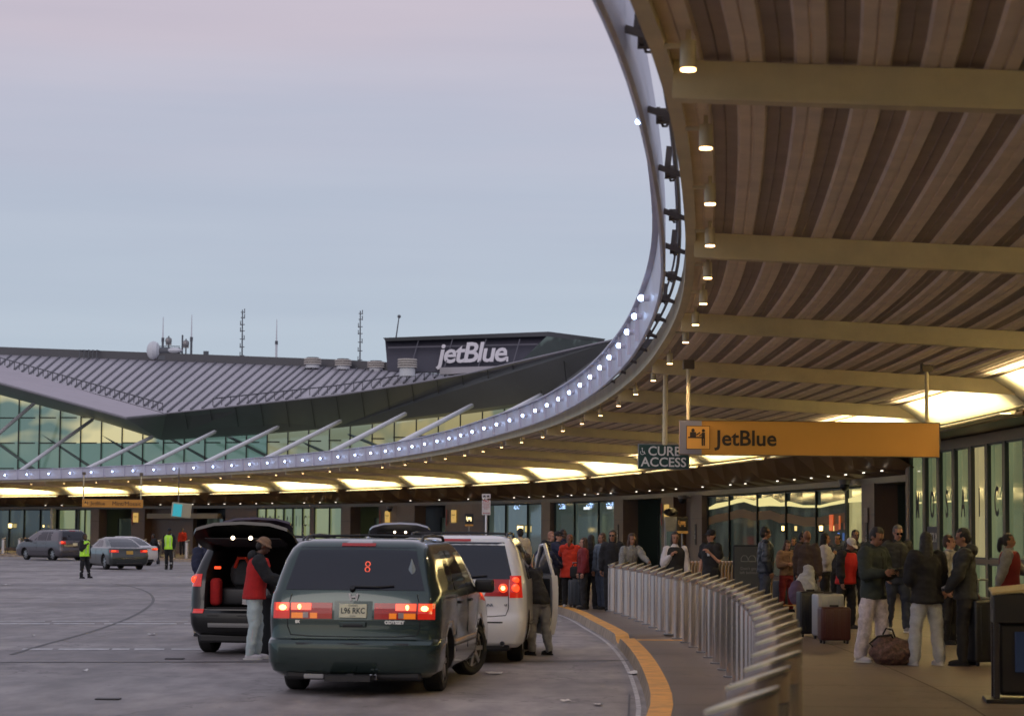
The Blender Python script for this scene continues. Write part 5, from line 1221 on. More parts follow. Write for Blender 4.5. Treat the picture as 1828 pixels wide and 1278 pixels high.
def person(label, px, yh, yf, rz, skin=1, z=.15, lean=0., hp=0., hy=0., la='rest', ra='rest', legs=((.05, .02, -1), (.02, -.04, -1), (.05, -.02, -1), (.0, -.08, -1)), top=None, top_len=.90, flare=0., over=None, over_len=.88, pants=C_black, shoes=C_black, hair='short', hm=H_black, hat=None, hatm=C_black, fat=1., hood=None, sleeves=None, sleeve_in=None, face=True, group=None, glasses=None, h=None, skirt=None, loc=None, extra=None, wideleg=0., bulk=.034):
    wideleg += .014
    g = Vector(loc) if loc else gnd(px, yf, z)
    sit = None
    full = (yf-yh)/F*math.hypot(g.y, g.x) if h is None else h
    S = full/1.75; PC[0] += 1; seed = PC[0]*3.7
    print('person %d h=%.2f Y=%.1f %s' % (PC[0], full, g.y, label[:40]))
    R3 = Matrix.Rotation(lean, 3, 'X'); hipc = Vector((0, 0, .93))
    def U(p): return hipc+R3 @ (Vector(p)-hipc)
    J = {}
    lw = -1
    for sg, (t_, s_) in zip((1, -1), ((legs[0], legs[1]), (legs[2], legs[3]))):
        hp_ = Vector((sg*.09, 0, .90)); tv = Vector((sg*t_[0], -t_[1], t_[2])).normalized(); sv = Vector((sg*s_[0], -s_[1], s_[2])).normalized()
        kn = hp_+tv*.42; an = kn+sv*.41; J['h', sg], J['k', sg], J['a', sg] = hp_, kn, an
    low = min(J['a', 1].z, J['a', -1].z)-.075
    for sg, ar in ((1, la), (-1, ra)):
        sh = U((sg*.185*(.9+.1*fat), 0, 1.425)); u_, f_ = ARM[ar] if isinstance(ar, str) else ar
        el = sh+Vector((sg*u_[0], -u_[1], u_[2])).normalized()*.29; wr = el+Vector((sg*f_[0], -f_[1], f_[2])).normalized()*.25
        J['s', sg], J['e', sg], J['w', sg] = sh, el, wr
    nk = U((0, .01, 1.46)); Rh = R3 @ Matrix.Rotation(hy, 3, 'Z') @ Matrix.Rotation(hp, 3, 'X') if abs(lean) < .4 else Matrix.Rotation(lean*.4+hp, 3, 'X') @ Matrix.Rotation(hy, 3, 'Z')
    hb = U((0, -.005, 1.52)); 
    def Hd(p): return hb+Rh @ Vector(p)
    # skin: one continuous body
    b = MB()
    def seg(b, pts, rs, n=12):
        for i in range(len(pts)-1): b.cyl(pts[i], pts[i+1], rs[i], rs[i+1], n=n)
        for p, r in zip(pts, rs): b.ball(p, r, n, 8)
    def torso(b, k=1., zlo=.84, ztop=1.47, fl=0., a=0.):
        prof = [(.70, .155, .115), (.80, .165, .12), (.90, .165, .118), (1.0, .148, .108), (1.1, .142, .104), (1.2, .152, .110), (1.3, .166, .116), (1.38, .172, .108), (1.43, .150, .092), (1.475, .085, .07)]
        R = []
        lo_ = True
        zs = [zlo]+[q[0] for q in prof if q[0] > zlo+.02]
        for z_ in zs:
            i = 0
            while i < len(prof)-2 and prof[i+1][0] < z_: i += 1
            t = (z_-prof[i][0])/(prof[i+1][0]-prof[i][0]); t = max(t, -1.5); rx = prof[i][1]+(prof[i+1][1]-prof[i][1])*t; ry = prof[i][2]+(prof[i+1][2]-prof[i][2])*t
            if z_ < .8: rx, ry = .163, .118
            f = fl*max(0, (1.1-z_))
            rx = rx*k*(.55+.45*fat if z_ < 1.35 else 1)*(1 if fat < 1 else 1)+a+f; ry = ry*k*(fat if z_ < 1.35 else 1+(fat-1)*.5)+a+f
            R.append([(U if z_ > .9 else (lambda v: Vector(v)))((rx*math.cos(2*math.pi*q/18), ry*math.sin(2*math.pi*q/18)-.008*(z_ > 1.15), z_)) for q in range(18)])
        b.rings(R)
    torso(b, .86); seg(b, [nk, hb+Rh @ Vector((0, .0, .03))], [.056, .054])
    b.ball(Hd((0, .012, .145)), (.074, .092, .098), 14, 10, Rh); b.ball(Hd((0, -.02, .085)), (.060, .066, .075), 12, 8, Rh); b.ball(Hd((0, -.045, .045)), (.034, .030, .026), 10, 6, Rh)
    b.cyl(Hd((0, -.078, .125)), Hd((0, -.104, .092)), .009, .016, n=8); b.ball(Hd((0, -.098, .092)), .014, 8, 6)
    b.ball(Hd((0, -.074, .148)), (.05, .014, .012), 10, 6, Rh); b.ball(Hd((0, -.082, .052)), (.024, .012, .011), 8, 6, Rh)
    for sg in (1, -1):
        b.ball(Hd((sg*.076, .012, .11)), (.012, .022, .032), 8, 6, Rh)
        seg(b, [J['s', sg], J['e', sg], J['w', sg]], [.048, .038, .026]); seg(b, [J['h', sg], J['k', sg], J['a', sg]], [.075, .05, .036])
        b.ball(J['a', sg]+Vector((0, -.05, -.04)), (.036, .10, .03), 10, 6)
        d = (J['w', sg]-J['e', sg]).normalized(); b.ball(J['w', sg]+d*.045, (.034, .034, .034), 8, 6)
        a_ = d.cross(Vector((1, 0, 0))); a_ = a_.normalized() if a_.length > .2 else Vector((0, 0, 1)); s_ = d.cross(a_).normalized()
        for k in range(-1, 2): b.ball(J['w', sg]+d*.06+a_*k*.02, (.022, .022, .022), 8, 6)
    body = remesh(b, .0125, 2, SK[skin], 'person')
    # fingers and thumb rooted in the palm
    fb = MB()
    for sg in (1, -1):
        d = (J['w', sg]-J['e', sg]).normalized(); a_ = d.cross(Vector((1, 0, 0))); a_ = a_.normalized() if a_.length > .2 else Vector((0, 0, 1)); cu = Vector((-sg, -.2, -.1)); cu = (cu-d*cu.dot(d)).normalized() if (cu-d*cu.dot(d)).length > .1 else Vector((0, 0, -1)); a_ = d.cross(cu).normalized()
        base = J['w', sg]+d*.07
        for k, L in zip((-1.5, -.5, .5, 1.5), (.058, .072, .076, .066)):
            p0 = base+a_*k*.018; p1 = p0+d*L*.5+cu*.006; p2 = p1+d*L*.3+cu*.022; p3 = p2+d*L*.1+cu*.026; fb.tube([p0, p1, p2, p3], [.0095, .009, .008, .006], 6)
        q = J['w', sg]+d*.03-a_*.0; sd = a_*(1 if (a_.y < 0) else -1); fb.tube([q+sd*.022, q+sd*.05+d*.025, q+sd*.052+d*.055+cu*.012], [.012, .0105, .007], 6)
    me = body.data; bm = bmesh.new(); bm.from_mesh(me)
    vs = [bm.verts.new(v) for v in fb.v]; bm.verts.ensure_lookup_table()
    for f in fb.f:
        fc = bm.faces.new([vs[i] for i in f]); fc.smooth = True
    bm.to_mesh(me); bm.free()
    kids = []
    if face:
        e_ = MB()
        for sg in (1, -1): e_.ball(Hd((sg*.029, -.080, .125)), (.011, .007, .006), 8, 6, Rh)
        kids.append(e_.build('eyes', M_eye, body, True))
        e_ = MB(); e_.ball(Hd((0, -.090, .062)), (.021, .007, .0065), 8, 6, Rh); kids.append(e_.build('mouth', M_lip, body, True))
        e_ = MB()
        for sg in (1, -1): e_.ball(Hd((sg*.029, -.086, .144)), (.019, .006, .005), 8, 6, Rh)
        if hair != 'bald': e_.build('eyebrows', hm, body, True)
    # clothes
    if pants:
        b = MB(); torso(b, 1.0, .80, 1.02, 0, .006) if 0 else None
        R = [[Vector(((.158*(.6+.4*fat))*math.cos(2*math.pi*q/16), (.118*fat)*math.sin(2*math.pi*q/16), z_)) for q in range(16)] for z_ in (.80, .86, .93, 1.0)]; b.rings(R)
        for sg in (1, -1): seg(b, [J['h', sg]+Vector((0, 0, -.02)), J['h', sg].lerp(J['k', sg], .5), J['k', sg], J['k', sg].lerp(J['a', sg], .5), J['a', sg]+Vector((0, 0, .02))], [.104, .092+wideleg*.6, .070+wideleg*.8, .062+wideleg, .054+wideleg], 14)
        remesh(b, .017, 3, pants, 'trousers', body, .016, 7, seed)
    def upper(name, m, lo, add, sl, fl=0., fold=.017, hood_=False, collar=True):
        b = MB(); torso(b, 1.0, lo, 1.47, fl, add)
        if collar: b.cyl(nk+Vector((0, 0, -.03)), hb+Rh @ Vector((0, .012, .012)), .078, .070, n=14)
        if sl:
            for sg in (1, -1):
                w_ = J['e', sg].lerp(J['w', sg], .9 if sl == 1 else 0.02)
                if sl == 2: seg(b, [J['s', sg]+Vector((-sg*.02, 0, -.01)), J['s', sg].lerp(J['e', sg], .55)], [.068+add, .062+add])
                else: seg(b, [J['s', sg]+Vector((-sg*.02, 0, -.01)), J['s', sg].lerp(J['e', sg], .5), J['e', sg], J['e', sg].lerp(J['w', sg], .5), w_], [.066+add*1.1, .060+add, .054+add, .047+add, .038+add*.6])
        if hood_: b.ball(nk+R3 @ Vector((0, .07, .03)), (.13, .085, .08), 12, 8)
        return remesh(b, .017, 3, m, name, body, fold, 7, seed)
    if top: upper('top', top, top_len, bulk, 1 if sleeves is None else sleeves, flare, hood_=bool(hood) and not over)
    if sleeve_in:
        b = MB()
        for sg in (1, -1): seg(b, [J['s', sg]+Vector((-sg*.01, 0, 0)), J['e', sg], J['e', sg].lerp(J['w', sg], .85)], [.075, .062, .050])
        remesh(b, .017, 2, sleeve_in, 'sleeves', body, .008, 8, seed)
    if over: upper('vest', over, over_len, bulk+.022, 0, 0, .006, collar=False)
    if top and sleeves is None and not over:
        b = MB(); b.tube([U((0, -(.112*(fat)+bulk+.012), z_)) for z_ in (top_len+.06, 1.0, 1.15, 1.3)]+[U((0, -(.098+bulk), 1.42))], .006, 5); b.build('zip', M_chrome if PC[0] % 3 == 0 else C_black, body)
    if hood:
        b = MB(); b.ball(nk+R3 @ Vector((0, .085, .02)), (.125, .08, .085), 12, 8); remesh(b, .017, 2, hood, 'hood', body, .006, 8, seed)
    if shoes:
        for sg in (1, -1):
            b = MB(); a_ = J['a', sg]; b.ball(a_+Vector((0, -.055, -.038)), (.050, .135, .042), 12, 8); b.cyl(a_+Vector((0, 0, -.04)), a_+Vector((0, .005, .035)), .048, .046, n=12); b.ball(a_+Vector((0, .02, -.035)), (.044, .055, .04), 10, 8)
            s_ = remesh(b, .013, 1, shoes, 'shoe', body)
            b = MB(); n_ = 16; R = [[a_+Vector((.050*math.cos(2*math.pi*q/n_), -.045+.142*math.sin(2*math.pi*q/n_), zz)) for q in range(n_)] for zz in (-.075, -.052)]; b.rings(R)
            c = b.build('sole', M_sole if shoes != C_black else C_black, s_)
    # hair and hats
    if hair != 'bald' and hair:
        b = MB()
        if hat is None: b.ball(Hd((0, .022, .160)), (.086, .094, .098), 16, 10, Rh)
        b.ball(Hd((0, .045, .115)), (.080, .075, .085), 14, 8, Rh)
        if hair == 'long':
            for (x, y_, z_, a, c_, d_) in ((0, .065, .03, .088, .06, .12), (.062, .02, .03, .032, .05, .13), (-.062, .02, .03, .032, .05, .13), (0, .085, -.08, .085, .045, .12), (.05, .06, -.10, .04, .045, .11), (-.05, .06, -.10, .04, .045, .11)): b.ball(Hd((x, y_, z_)), (a, c_, d_), 12, 8, Rh)
        if hair == 'bob':
            for (x, y_, z_, a, c_, d_) in ((0, .06, .05, .09, .065, .10), (.066, .02, .06, .03, .055, .10), (-.066, .02, .06, .03, .055, .10)): b.ball(Hd((x, y_, z_)), (a, c_, d_), 12, 8, Rh)
        if hair == 'pony': b.ball(Hd((0, .13, .12)), (.05, .06, .07), 12, 8, Rh); b.ball(Hd((0, .16, .03)), (.045, .045, .10), 12, 8, Rh)
        # cut the face free
        tmp = MB(); 
        hr = remesh(b, .011, 1, hm, 'hair', body, .004, 30, seed)
        bm = bmesh.new(); bm.from_mesh(hr.data); Ri = Rh.transposed(); dl_ = []
        for v in bm.verts:
            q = Ri @ (v.co-hb)
            if q.y < -.035+max(0, q.z-.165)*1.1 and q.z < .20 and abs(q.x) < .075-(.0 if hair in ('long', 'bob') else 0): dl_.append(v)
            elif hair in ('short', 'pony') and q.y < .02 and q.z < .10: dl_.append(v)
        bmesh.ops.delete(bm, geom=dl_, context='VERTS'); bm.to_mesh(hr.data); bm.free()
        sd_ = hr.modifiers.new('thickness', 'SOLIDIFY'); sd_.thickness = .01; sd_.offset = -1
    if hat:
        b = MB(); b.ball(Hd((0, .018, .175)), (.092, .105, .085), 16, 10, Rh)
        if hat == 'cap':
            R = []
            for k in range(9):
                a_ = math.pi*(k/8); R.append([Hd((.075*math.cos(a_), -.085-.085*math.sin(a_), .165-.02*math.sin(a_))), Hd((.075*math.cos(a_), -.085-.085*math.sin(a_), .153-.02*math.sin(a_))), Hd((.06*math.cos(a_), -.04, .153)), Hd((.06*math.cos(a_), -.04, .17))])
            b.rings(R)
        if hat == 'bucket':
            n_ = 18; R = [[Hd(((.098+q_[0])*math.cos(2*math.pi*k/n_), .015+(.112+q_[0])*math.sin(2*math.pi*k/n_), q_[1])) for k in range(n_)] for q_ in ((0, .17), (.035, .135), (.037, .13), (.0, .155))]; b.rings(R)
        ht = remesh(b, .010, 1, hatm, 'hat', body)
        bm = bmesh.new(); bm.from_mesh(ht.data); Ri = Rh.transposed(); bmesh.ops.delete(bm, geom=[v for v in bm.verts if (Ri @ (v.co-hb)).z < .125], context='VERTS'); bm.to_mesh(ht.data); bm.free()
        sd_ = ht.modifiers.new('thickness', 'SOLIDIFY'); sd_.thickness = .006; sd_.offset = -1
    if glasses:
        b = MB()
        for sg in (1, -1): b.cyl(Hd((sg*.031, -.094, .124)), Hd((sg*.031, -.098, .124)), .022, n=10); b.beam(Hd((sg*.05, -.09, .128)), Hd((sg*.078, .01, .125)), .005, .005)
        b.box(Hd((0, -.097, .128)), (.02, .004, .005), Rh); b.build('glasses', M_eye, body)
    if extra: extra(body, J, U, Hd, Rh)
    body.location = g-Vector((0, 0, low*S)); body.scale = (S, S, S); body.rotation_euler = (0, 0, rz)
    tag(body, label, 'person', group)
    # bake the height scale into the meshes so every object keeps unit scale
    for o in [body]+[c for c in body.children_recursive]:
        o.data.transform(Matrix.Diagonal((S, S, S, 1)))
        for md in o.modifiers:
            if md.type == 'SOLIDIFY': md.thickness *= S
    body.scale = (1, 1, 1); body['_h'] = 0; del body['_h']
    return body
PI = math.pi
step1 = ((.08, .10, -1), (.02, .0, -1), (.06, -.10, -1), (.02, -.22, -1))
wide = ((.16, .05, -1), (.06, -.02, -1), (.14, -.02, -1), (.05, -.06, -1))
# group on the pavement at the right
def phone(body, J, U, Hd, Rh):
    p = (J['w', 1]+J['w', -1])/2+Vector((0, -.10, .02)); b = MB(); b.bbox(p, (.075, .15, .012), .004, Matrix.Rotation(-.5, 3, 'X')); b.build('phone', M_eye, body)
person('man in dark green jacket and pale patterned trousers looking down at his phone', 1560, 947, 1183, rad(42), 1, hp=.5, la='phone', ra='phone', legs=step1, top=C_green, top_len=.82, pants=C_camo, shoes=C_white, hair='short', hood=C_green, extra=phone, wideleg=.012)
def zipline(body, J, U, Hd, Rh): pass
person('long-haired woman in black coat and light grey jeans, back to the camera', 1655, 958, 1187, rad(200), 1, hp=.15, hy=-.5, la='chest', ra='chest', legs=wide, bulk=.05, top=C_black, top_len=.82, flare=.05, pants=C_lgrey, shoes=C_white, hair='long', fat=1.12, wideleg=.012)
person('man in charcoal hooded sweatshirt seen from the side beside a large black suitcase', 1724, 952, 1187, rad(-100), 1, hp=.2, la='lap', ra='pull', legs=((.04, .1, -1), (.02, 0, -1), (.04, -.05, -1), (.02, -.14, -1)), top=C_char, top_len=.84, pants=C_black, shoes=C_black, hair='short', hood=C_char)
person('grey-haired bearded man with glasses in a dark zipped jacket, facing the camera', 1603, 943, 1128, rad(8), 0, hp=.25, la='rest', ra='pocket', legs=step1, top=C_char, pants=C_djean, shoes=C_grey, hair='short', hm=H_grey, glasses=True, fat=1.08)
person('man in red and black jacket with a white cap, looking down', 1510, 963, 1122, rad(40), 1, hp=.45, la='lap', ra='rest', legs=step1, lean=.12, top=C_black, over=C_red, over_len=.86, pants=C_black, hair='short', hat='cap', hatm=C_white, fat=1.15)
person('woman with long dark hair in a white sweater standing in line', 1473, 955, 1100, rad(80), 1, hp=.1, la='chest', ra='chest', top=C_white, top_len=.94, pants=C_black, hair='long')
person('bald man in brown jacket seen from behind in the line', 1441, 951, 1106, rad(150), 1, hp=.1, la='rest', ra='bag', top=C_brown, pants=C_black, hair='bald', fat=1.15)
person('man in black leather jacket and dark jeans standing sideways at the head of the line', 1366, 944, 1108, rad(95), 1, hp=.08, la='pocket', ra='pocket', legs=step1, top=C_leather, top_len=.90, pants=C_djean, hair='short', fat=1.06)
person('girl with auburn hair in a brown jacket reading a paper', 1404, 967, 1092, rad(25), 0, hp=.4, la='phone', ra='phone', top=C_tan, pants=C_maroon, hair='long', hm=H_brown)
person('young man with dark hair in black jacket behind the brown jacket man', 1431, 953, 1080, rad(60), 1, hp=.3, top=C_black, pants=C_black, hair='short')
person('person in dark clothes mostly hidden behind the man with the phone', 1528, 950, 1096, rad(10), 1, top=C_char, pants=C_black, hair='short')
person('short dark-haired person behind the white cap man', 1496, 957, 1085, rad(-40), 1, top=C_char, pants=C_black, hair='short')
person('small dark-haired person far behind the auburn-haired girl', 1417, 962, 1066, rad(-30), 1, top=C_char, pants=C_black, hair='short')
person('woman in black and white striped shirt talking behind the charcoal sweatshirt man', 1696, 962, 1150, rad(60), 0, la='up', ra='rest', top=mat('stripes', (.35, .34, .33), .8, var=.3), pants=C_black, hair='short', hm=H_brown)
person('woman with a dark ponytail in red top and grey cardigan at the right edge', 1803, 960, 1146, rad(70), 1, la='fwd', ra='pull', top=C_grey, over=C_maroon, pants=C_black, hair='pony', fat=1.05)
# people beyond the bollards
person('woman in black vest over white sleeves with dark curly hair, hand on her chest', 1205, 953, 1112, rad(5), 1, bulk=.018, la='rest', ra='chest', top=C_white, over=C_black, over_len=.80, pants=C_black, hair='bob')
def mark(body, J, U, Hd, Rh):
    p = U((.07, -.158, 1.28)); b = MB(); 
    for a, c in (((-.03, .03), (-.015, -.03)), ((-.015, -.03), (0, .02)), ((0, .02), (.015, -.03)), ((.015, -.03), (.03, .03))): b.beam(p+Vector((a[0], 0, a[1])), p+Vector((c[0], 0, c[1])), .012, .01, up=(0, 1, 0))
    b.build('emblem', C_refl, body)
person('man in black cap and black t-shirt looking left beside the luggage carts', 1269, 949, 1106, rad(-45), 0, la='chest', ra='rest', top=C_black, top_len=.86, sleeves=2, pants=C_black, hair='short', hat='cap', hatm=C_black, extra=mark)
person('woman in grey tweed coat bending over the bollards', 1122, 953, 1094, rad(20), 1, lean=.28, hp=-.1, la='reach', ra='rest', bulk=.02, top=C_tweed, top_len=.8, pants=C_black, hair='long', hm=H_brown)
person('woman with sunglasses and long black hair in a black coat', 1093, 949, 1090, rad(-15), 1, la='rest', ra='rest', top=C_black, top_len=.75, pants=C_black, hair='long', glasses=True)
person('woman in blue denim jacket facing left', 1074, 954, 1087, rad(-60), 1, la='rest', ra='rest', top=C_denim, pants=C_djean, hair='long', hm=H_brown)
person('person in a black coat seen from behind next to the red-haired woman', 1055, 957, 1086, rad(160), 1, la='rest', ra='rest', top=C_black, top_len=.75, pants=C_black, hair='long')
person('woman with long brown hair in a maroon top behind the orange coat', 1041, 962, 1087, rad(-80), 0, la='rest', ra='rest', top=C_maroon, pants=C_black, hair='long', hm=H_brown)
person('woman in bright orange hooded coat seen from behind, being hugged', 1017, 956, 1083, rad(170), 1, la='hug', ra='hug', legs=step1, top=C_orange, top_len=.72, flare=.16, pants=C_black, shoes=C_white, hair='pony', hm=H_red, hood=C_orange, fat=1.1)
person('man in black cap and navy sweater hugging the woman in orange', 996, 951, 1080, rad(60), 0, la='hug', ra='hug', top=C_navy, pants=C_black, hair='short', hat='cap', hatm=C_black)
person('man in pale grey vest with blue sleeves and dark hat, bending forward', 968, 966, 1096, rad(150), 2, lean=.16, z=0, la='reach', ra='reach', legs=step1, top=C_navy, over=C_lgrey, pants=C_char, hair='short', hat='bucket', hatm=C_black, fat=1.12)
person('blond man standing behind the black cap man', 984, 951, 1078, rad(40), 0, top=C_char, pants=C_black, hair='short', hm=H_blond)
person('tall dark-haired man behind the hugging couple', 1005, 947, 1074, rad(60), 2, top=C_navy, pants=C_black, hair='short')
def backpack(m):
    def f(body, J, U, Hd, Rh):
        b = MB(); b.bbox(U((0, .19, 1.22)), (.30, .17, .44), .05, seg=3); b.bbox(U((0, .28, 1.14)), (.22, .05, .22), .02)
        for sg in (1, -1): b.tube([U((sg*.1, .12, 1.44)), U((sg*.11, -.02, 1.49)), U((sg*.12, -.14, 1.35)), U((sg*.13, -.1, 1.1))], .018, 6)
        b.build('backpack_straps', m, body, True)
    return f
bp_ = person('man in beige jacket carrying a backpack beyond the white minivan door', 928, 945, 1066, rad(190), 1, top=C_cream, pants=C_char, hair='short', extra=None)
person('man in dark jacket and grey trousers bending into the open minivan door', 962, 987, 1169, rad(-140), 2, z=0, lean=.55, hp=.2, la='reach', ra='reach', legs=((.06, .12, -1), (.02, -.05, -1), (.06, -.08, -1), (.02, -.2, -1)), top=C_black, top_len=.84, pants=C_grey, shoes=C_black, hair='short', hat='cap', hatm=C_brown, h=1.55, fat=1.1)
# people on the roadway
def stripes(body, J, U, Hd, Rh):
    b = MB()
    sg = 1
    for sg in (1, -1): b.tube([J['h', sg]+Vector((sg*.095, 0, 0)), J['k', sg]+Vector((sg*.068, 0, 0)), J['a', sg]+Vector((sg*.06, 0, .03))], .010, 6)
    b.build('side_stripe', C_white, body)
person('man in red vest, brown hat and pale jeans loading the black SUV', 452, 963, 1176, rad(95), 2, z=0, lean=.12, hp=.35, la='down_fwd', ra='fwd', legs=((.03, .14, -1), (.0, -.04, -1), (.04, .0, -1), (.0, -.12, -1)), top=C_black, over=C_red, over_len=.86, pants=C_jean, shoes=C_white, hair='short', hat='bucket', hatm=C_tan, hood=C_black, extra=stripes)
person('man in navy jacket and beige trousers at the left side of the black SUV', 364, 955, 1135, rad(40), 1, z=0, lean=.05, hp=.3, la='lap', ra='lap', top=C_navy, pants=C_cream, hair='short')
def hivis(body, J, U, Hd, Rh):
    b = MB()
    for sg in (1, -1):
        for t in (.45, .6):
            p = J['k', sg].lerp(J['a', sg], t); b.cyl(p, p+(J['a', sg]-J['k', sg])*.1, .074, .072, n=14)
    b.build('leg_bands', C_refl, body)
    b = MB()
    for x in (-.1, .1): b.tube([U((x, -.158, .98)), U((x, -.160, 1.2)), U((x*.9, -.15, 1.38)), U((x, -.02, 1.50)), U((x, .13, 1.38)), U((x, .150, 1.2)), U((x, .15, .98))], .014, 6)
    b.build('vest_bands', C_refl, body)
person('traffic worker in yellow-green vest standing with feet apart on the road, nearer one', 150, 955, 1032, rad(60), 2, z=0, la='rest', ra='chest', legs=((.22, .1, -1), (.12, .04, -1), (.1, 0, -1), (.04, -.04, -1)), top=C_black, over=C_hiv, over_len=.86, pants=C_black, hair='short', extra=hivis, h=1.62)
person('traffic worker in yellow-green vest and cap farther away near the bollards', 301, 945, 1016, rad(-10), 2, z=0, la='rest', ra='rest', top=C_black, over=C_hiv, over_len=.86, pants=C_black, hair='short', hat='cap', hatm=C_black, extra=hivis)
person('man in black tracksuit with white side stripes bending beside the white sedan', 281, 951, 1008, rad(-60), 2, z=0, lean=.45, la='down_fwd', ra='down_fwd', legs=step1, top=C_black, pants=C_black, shoes=C_white, hair='short', extra=stripes, h=1.6)
person('worker with orange jacket inside the far entrance', 325, 945, 990, rad(0), 2, top=C_orange, pants=C_black, hair='short', h=1.7)
# ------------------------------------------------------------------ luggage and small things
def suitcase(label, loc, rz, w_, h_, d_, m, handle=.0, group='suitcases standing among the travellers', ribs=4, lying=False, name='suitcase'):
    e = empty(name, label, 'suitcase', loc, rz, group)
    b = MB(); b.bbox((0, 0, h_/2+.05), (w_, d_, h_), .035, seg=3)
    for k in range(ribs): x = -w_/2+w_*(k+.75)/(ribs+.5); b.bbox((x, -d_/2-.002, h_/2+.05), (.022, .016, h_*.82), .006); b.bbox((x, d_/2+.002, h_/2+.05), (.022, .016, h_*.82), .006)
    b.build('shell', m, e, 50)
    for x in (-1, 1):
        for y in (-1, 1): b = MB(); b.cyl((x*(w_/2-.05)-.012, y*(d_/2-.04), .03), (x*(w_/2-.05)+.012, y*(d_/2-.04), .03), .03, n=12); b.box((x*(w_/2-.05), y*(d_/2-.04), .06), (.04, .04, .03)); b.build('wheel', M_plas, e)
    b = MB(); b.bbox((0, 0, h_+.065), (.14, .03, .03), .01); 
    if handle: 
        for x in (-.07, .07): b.cyl((x, d_*.3, h_), (x, d_*.3, h_+handle), .008, n=6)
        b.bbox((0, d_*.3, h_+handle), (.18, .03, .025), .01)
    b.build('handle', M_grey if handle else M_plas, e); return e
M_lb = mat('case_black', (.015, .016, .018), .4, var=.1); M_ls = mat('case_silver', (.33, .34, .36), .35, metal=.4); M_lm = mat('case_maroon', (.055, .014, .014), .4); M_ln = mat('case_navy', (.03, .04, .055), .4)
suitcase('black suitcase at the left of the luggage cluster', gnd(1447, 1136, .15), rad(10), .42, .68, .26, M_lb)
suitcase('silver suitcase in the middle of the luggage cluster', gnd(1478, 1140, .15), rad(15), .46, .66, .26, M_ls)
suitcase('dark maroon suitcase at the front of the luggage cluster', gnd(1489, 1148, .15), rad(5), .46, .50, .28, M_lm, .0)
suitcase('large black suitcase beside the charcoal sweatshirt man', gnd(1762, 1187, .15), rad(20), .52, .78, .32, M_lb, .3)
suitcase('dark navy upright suitcase standing beside the woman in orange', gnd(1029, 1084, .15), rad(5), .36, .56, .24, M_ln, .42)
suitcase('tall black suitcase with white tag standing between the red vest man and green van', gnd(484, 1172), rad(80), .50, .82, .32, M_lb, .28)
suitcase('blue-grey suitcase behind the leather jacket man', gnd(1398, 1090, .15), rad(30), .4, .6, .25, M_ln)
g = gnd(1029, 1084, .15); b = MB(); b.bbox((0, 0, .13), (.30, .18, .26), .06, seg=3); b.tube([(-.1, 0, .26), (-.06, 0, .33), (.06, 0, .33), (.1, 0, .26)], .012, 6); o = b.build('handbag', C_black, smooth=True); o.location = g+Vector((0, -.02, .645)); tag(o, 'black bag resting on the navy suitcase beside the orange coat', 'bag')
g = gnd(1044, 1084, .15); b = MB(); b.bbox((0, 0, .13), (.16, .12, .40), .05, seg=3); o = b.build('cloth_bag', cl('pink', (.40, .06, .07))); o.location = g+Vector((.02, 0, .35)); tag(o, 'red-pink bag hanging beside the navy suitcase', 'bag')
g = gnd(1593, 1186, .15); b = MB(); b.ball((0, 0, .16), (.30, .19, .185), 20, 12); b.ball((-.1, 0, .25), (.16, .14, .13), 12, 8); b.ball((.13, .0, .16), (.17, .17, .17), 12, 8); o = remesh(b, .02, 3, mat('bag_pattern', (.10, .055, .045), .8, var=.8, scale=22), 'duffel_bag', None, .022, 9, 4)
b = MB(); b.tube([(-.22, -.05, .2), (-.30, -.08, .27), (-.2, -.1, .36), (-.02, -.06, .38), (.02, -.02, .3)], .014, 6); b.build('strap', C_black, o, True); b = MB(); b.tube([(-.12, 0, .38), (-.08, -.02, .46), (0, -.02, .44), (.04, 0, .34)], .012, 6); b.build('strap', C_black, o, True)
o.location = g; tag(o, 'patterned brown duffel bag on the pavement between two pairs of pale trousers', 'bag')
g = gnd(1441, 1078, .15); b = MB(); b.ball((0, 0, .5), (.22, .16, .30), 14, 10); b.ball((.05, 0, .75), (.12, .1, .2), 12, 8); o = remesh(b, .02, 3, C_lgrey, 'sack', None, .03, 6, 2); o.location = gnd(1440, 1112, .15)+Vector((0, .1, .15)); tag(o, 'pale grey cloth sack carried beside the brown jacket man', 'bag')
g = gnd(1422, 1118, .15); b = MB(); b.ball((0, 0, .55), (.15, .12, .22), 12, 8); o = remesh(b, .02, 3, C_purple, 'tote_bag', None, .02, 7, 5); o.location = g+Vector((0, 0, .05)); tag(o, 'purple-blue bag in front of the pale grey sack', 'bag')
# bag pile inside the SUV
def inSUV(x, y, z): return suvM @ Vector((x, y, z))
b = MB(); b.ball((0, 0, .2), (.22, .16, .25), 16, 10); b.bbox((0, -.14, .14), (.26, .08, .2), .04); o = remesh(b, .018, 2, C_char, 'backpack', None, .008, 9, 3); b = MB(); b.tube([(-.12, -.12, .3), (-.06, -.16, .44), (.06, -.16, .44), (.12, -.12, .3)], .025, 6); b.build('strap', C_orange, o, True); o.location = inSUV(-.22, .62, .95); o.rotation_euler = (0, 0, suv_h); tag(o, 'black backpack with orange straps lying in the open SUV', 'backpack')
b = MB(); b.bbox((0, 0, .14), (.85, .5, .26), .04, seg=3); o = b.build('suitcase', M_lb, smooth=50); o.location = inSUV(-.1, .62, .69); o.rotation_euler = (0, 0, suv_h); tag(o, 'black suitcase lying flat in the open SUV under the backpack', 'suitcase')
b = MB(); b.box((0, 0, 0), (.11, .006, .17)); o.location = o.location
t_ = b.build('paper_tag', M_pap); t_.location = inSUV(-.12, .33, .80); t_.rotation_euler = (.2, .1, suv_h); tag(t_, 'white paper tag on the flat suitcase in the SUV', 'tag')
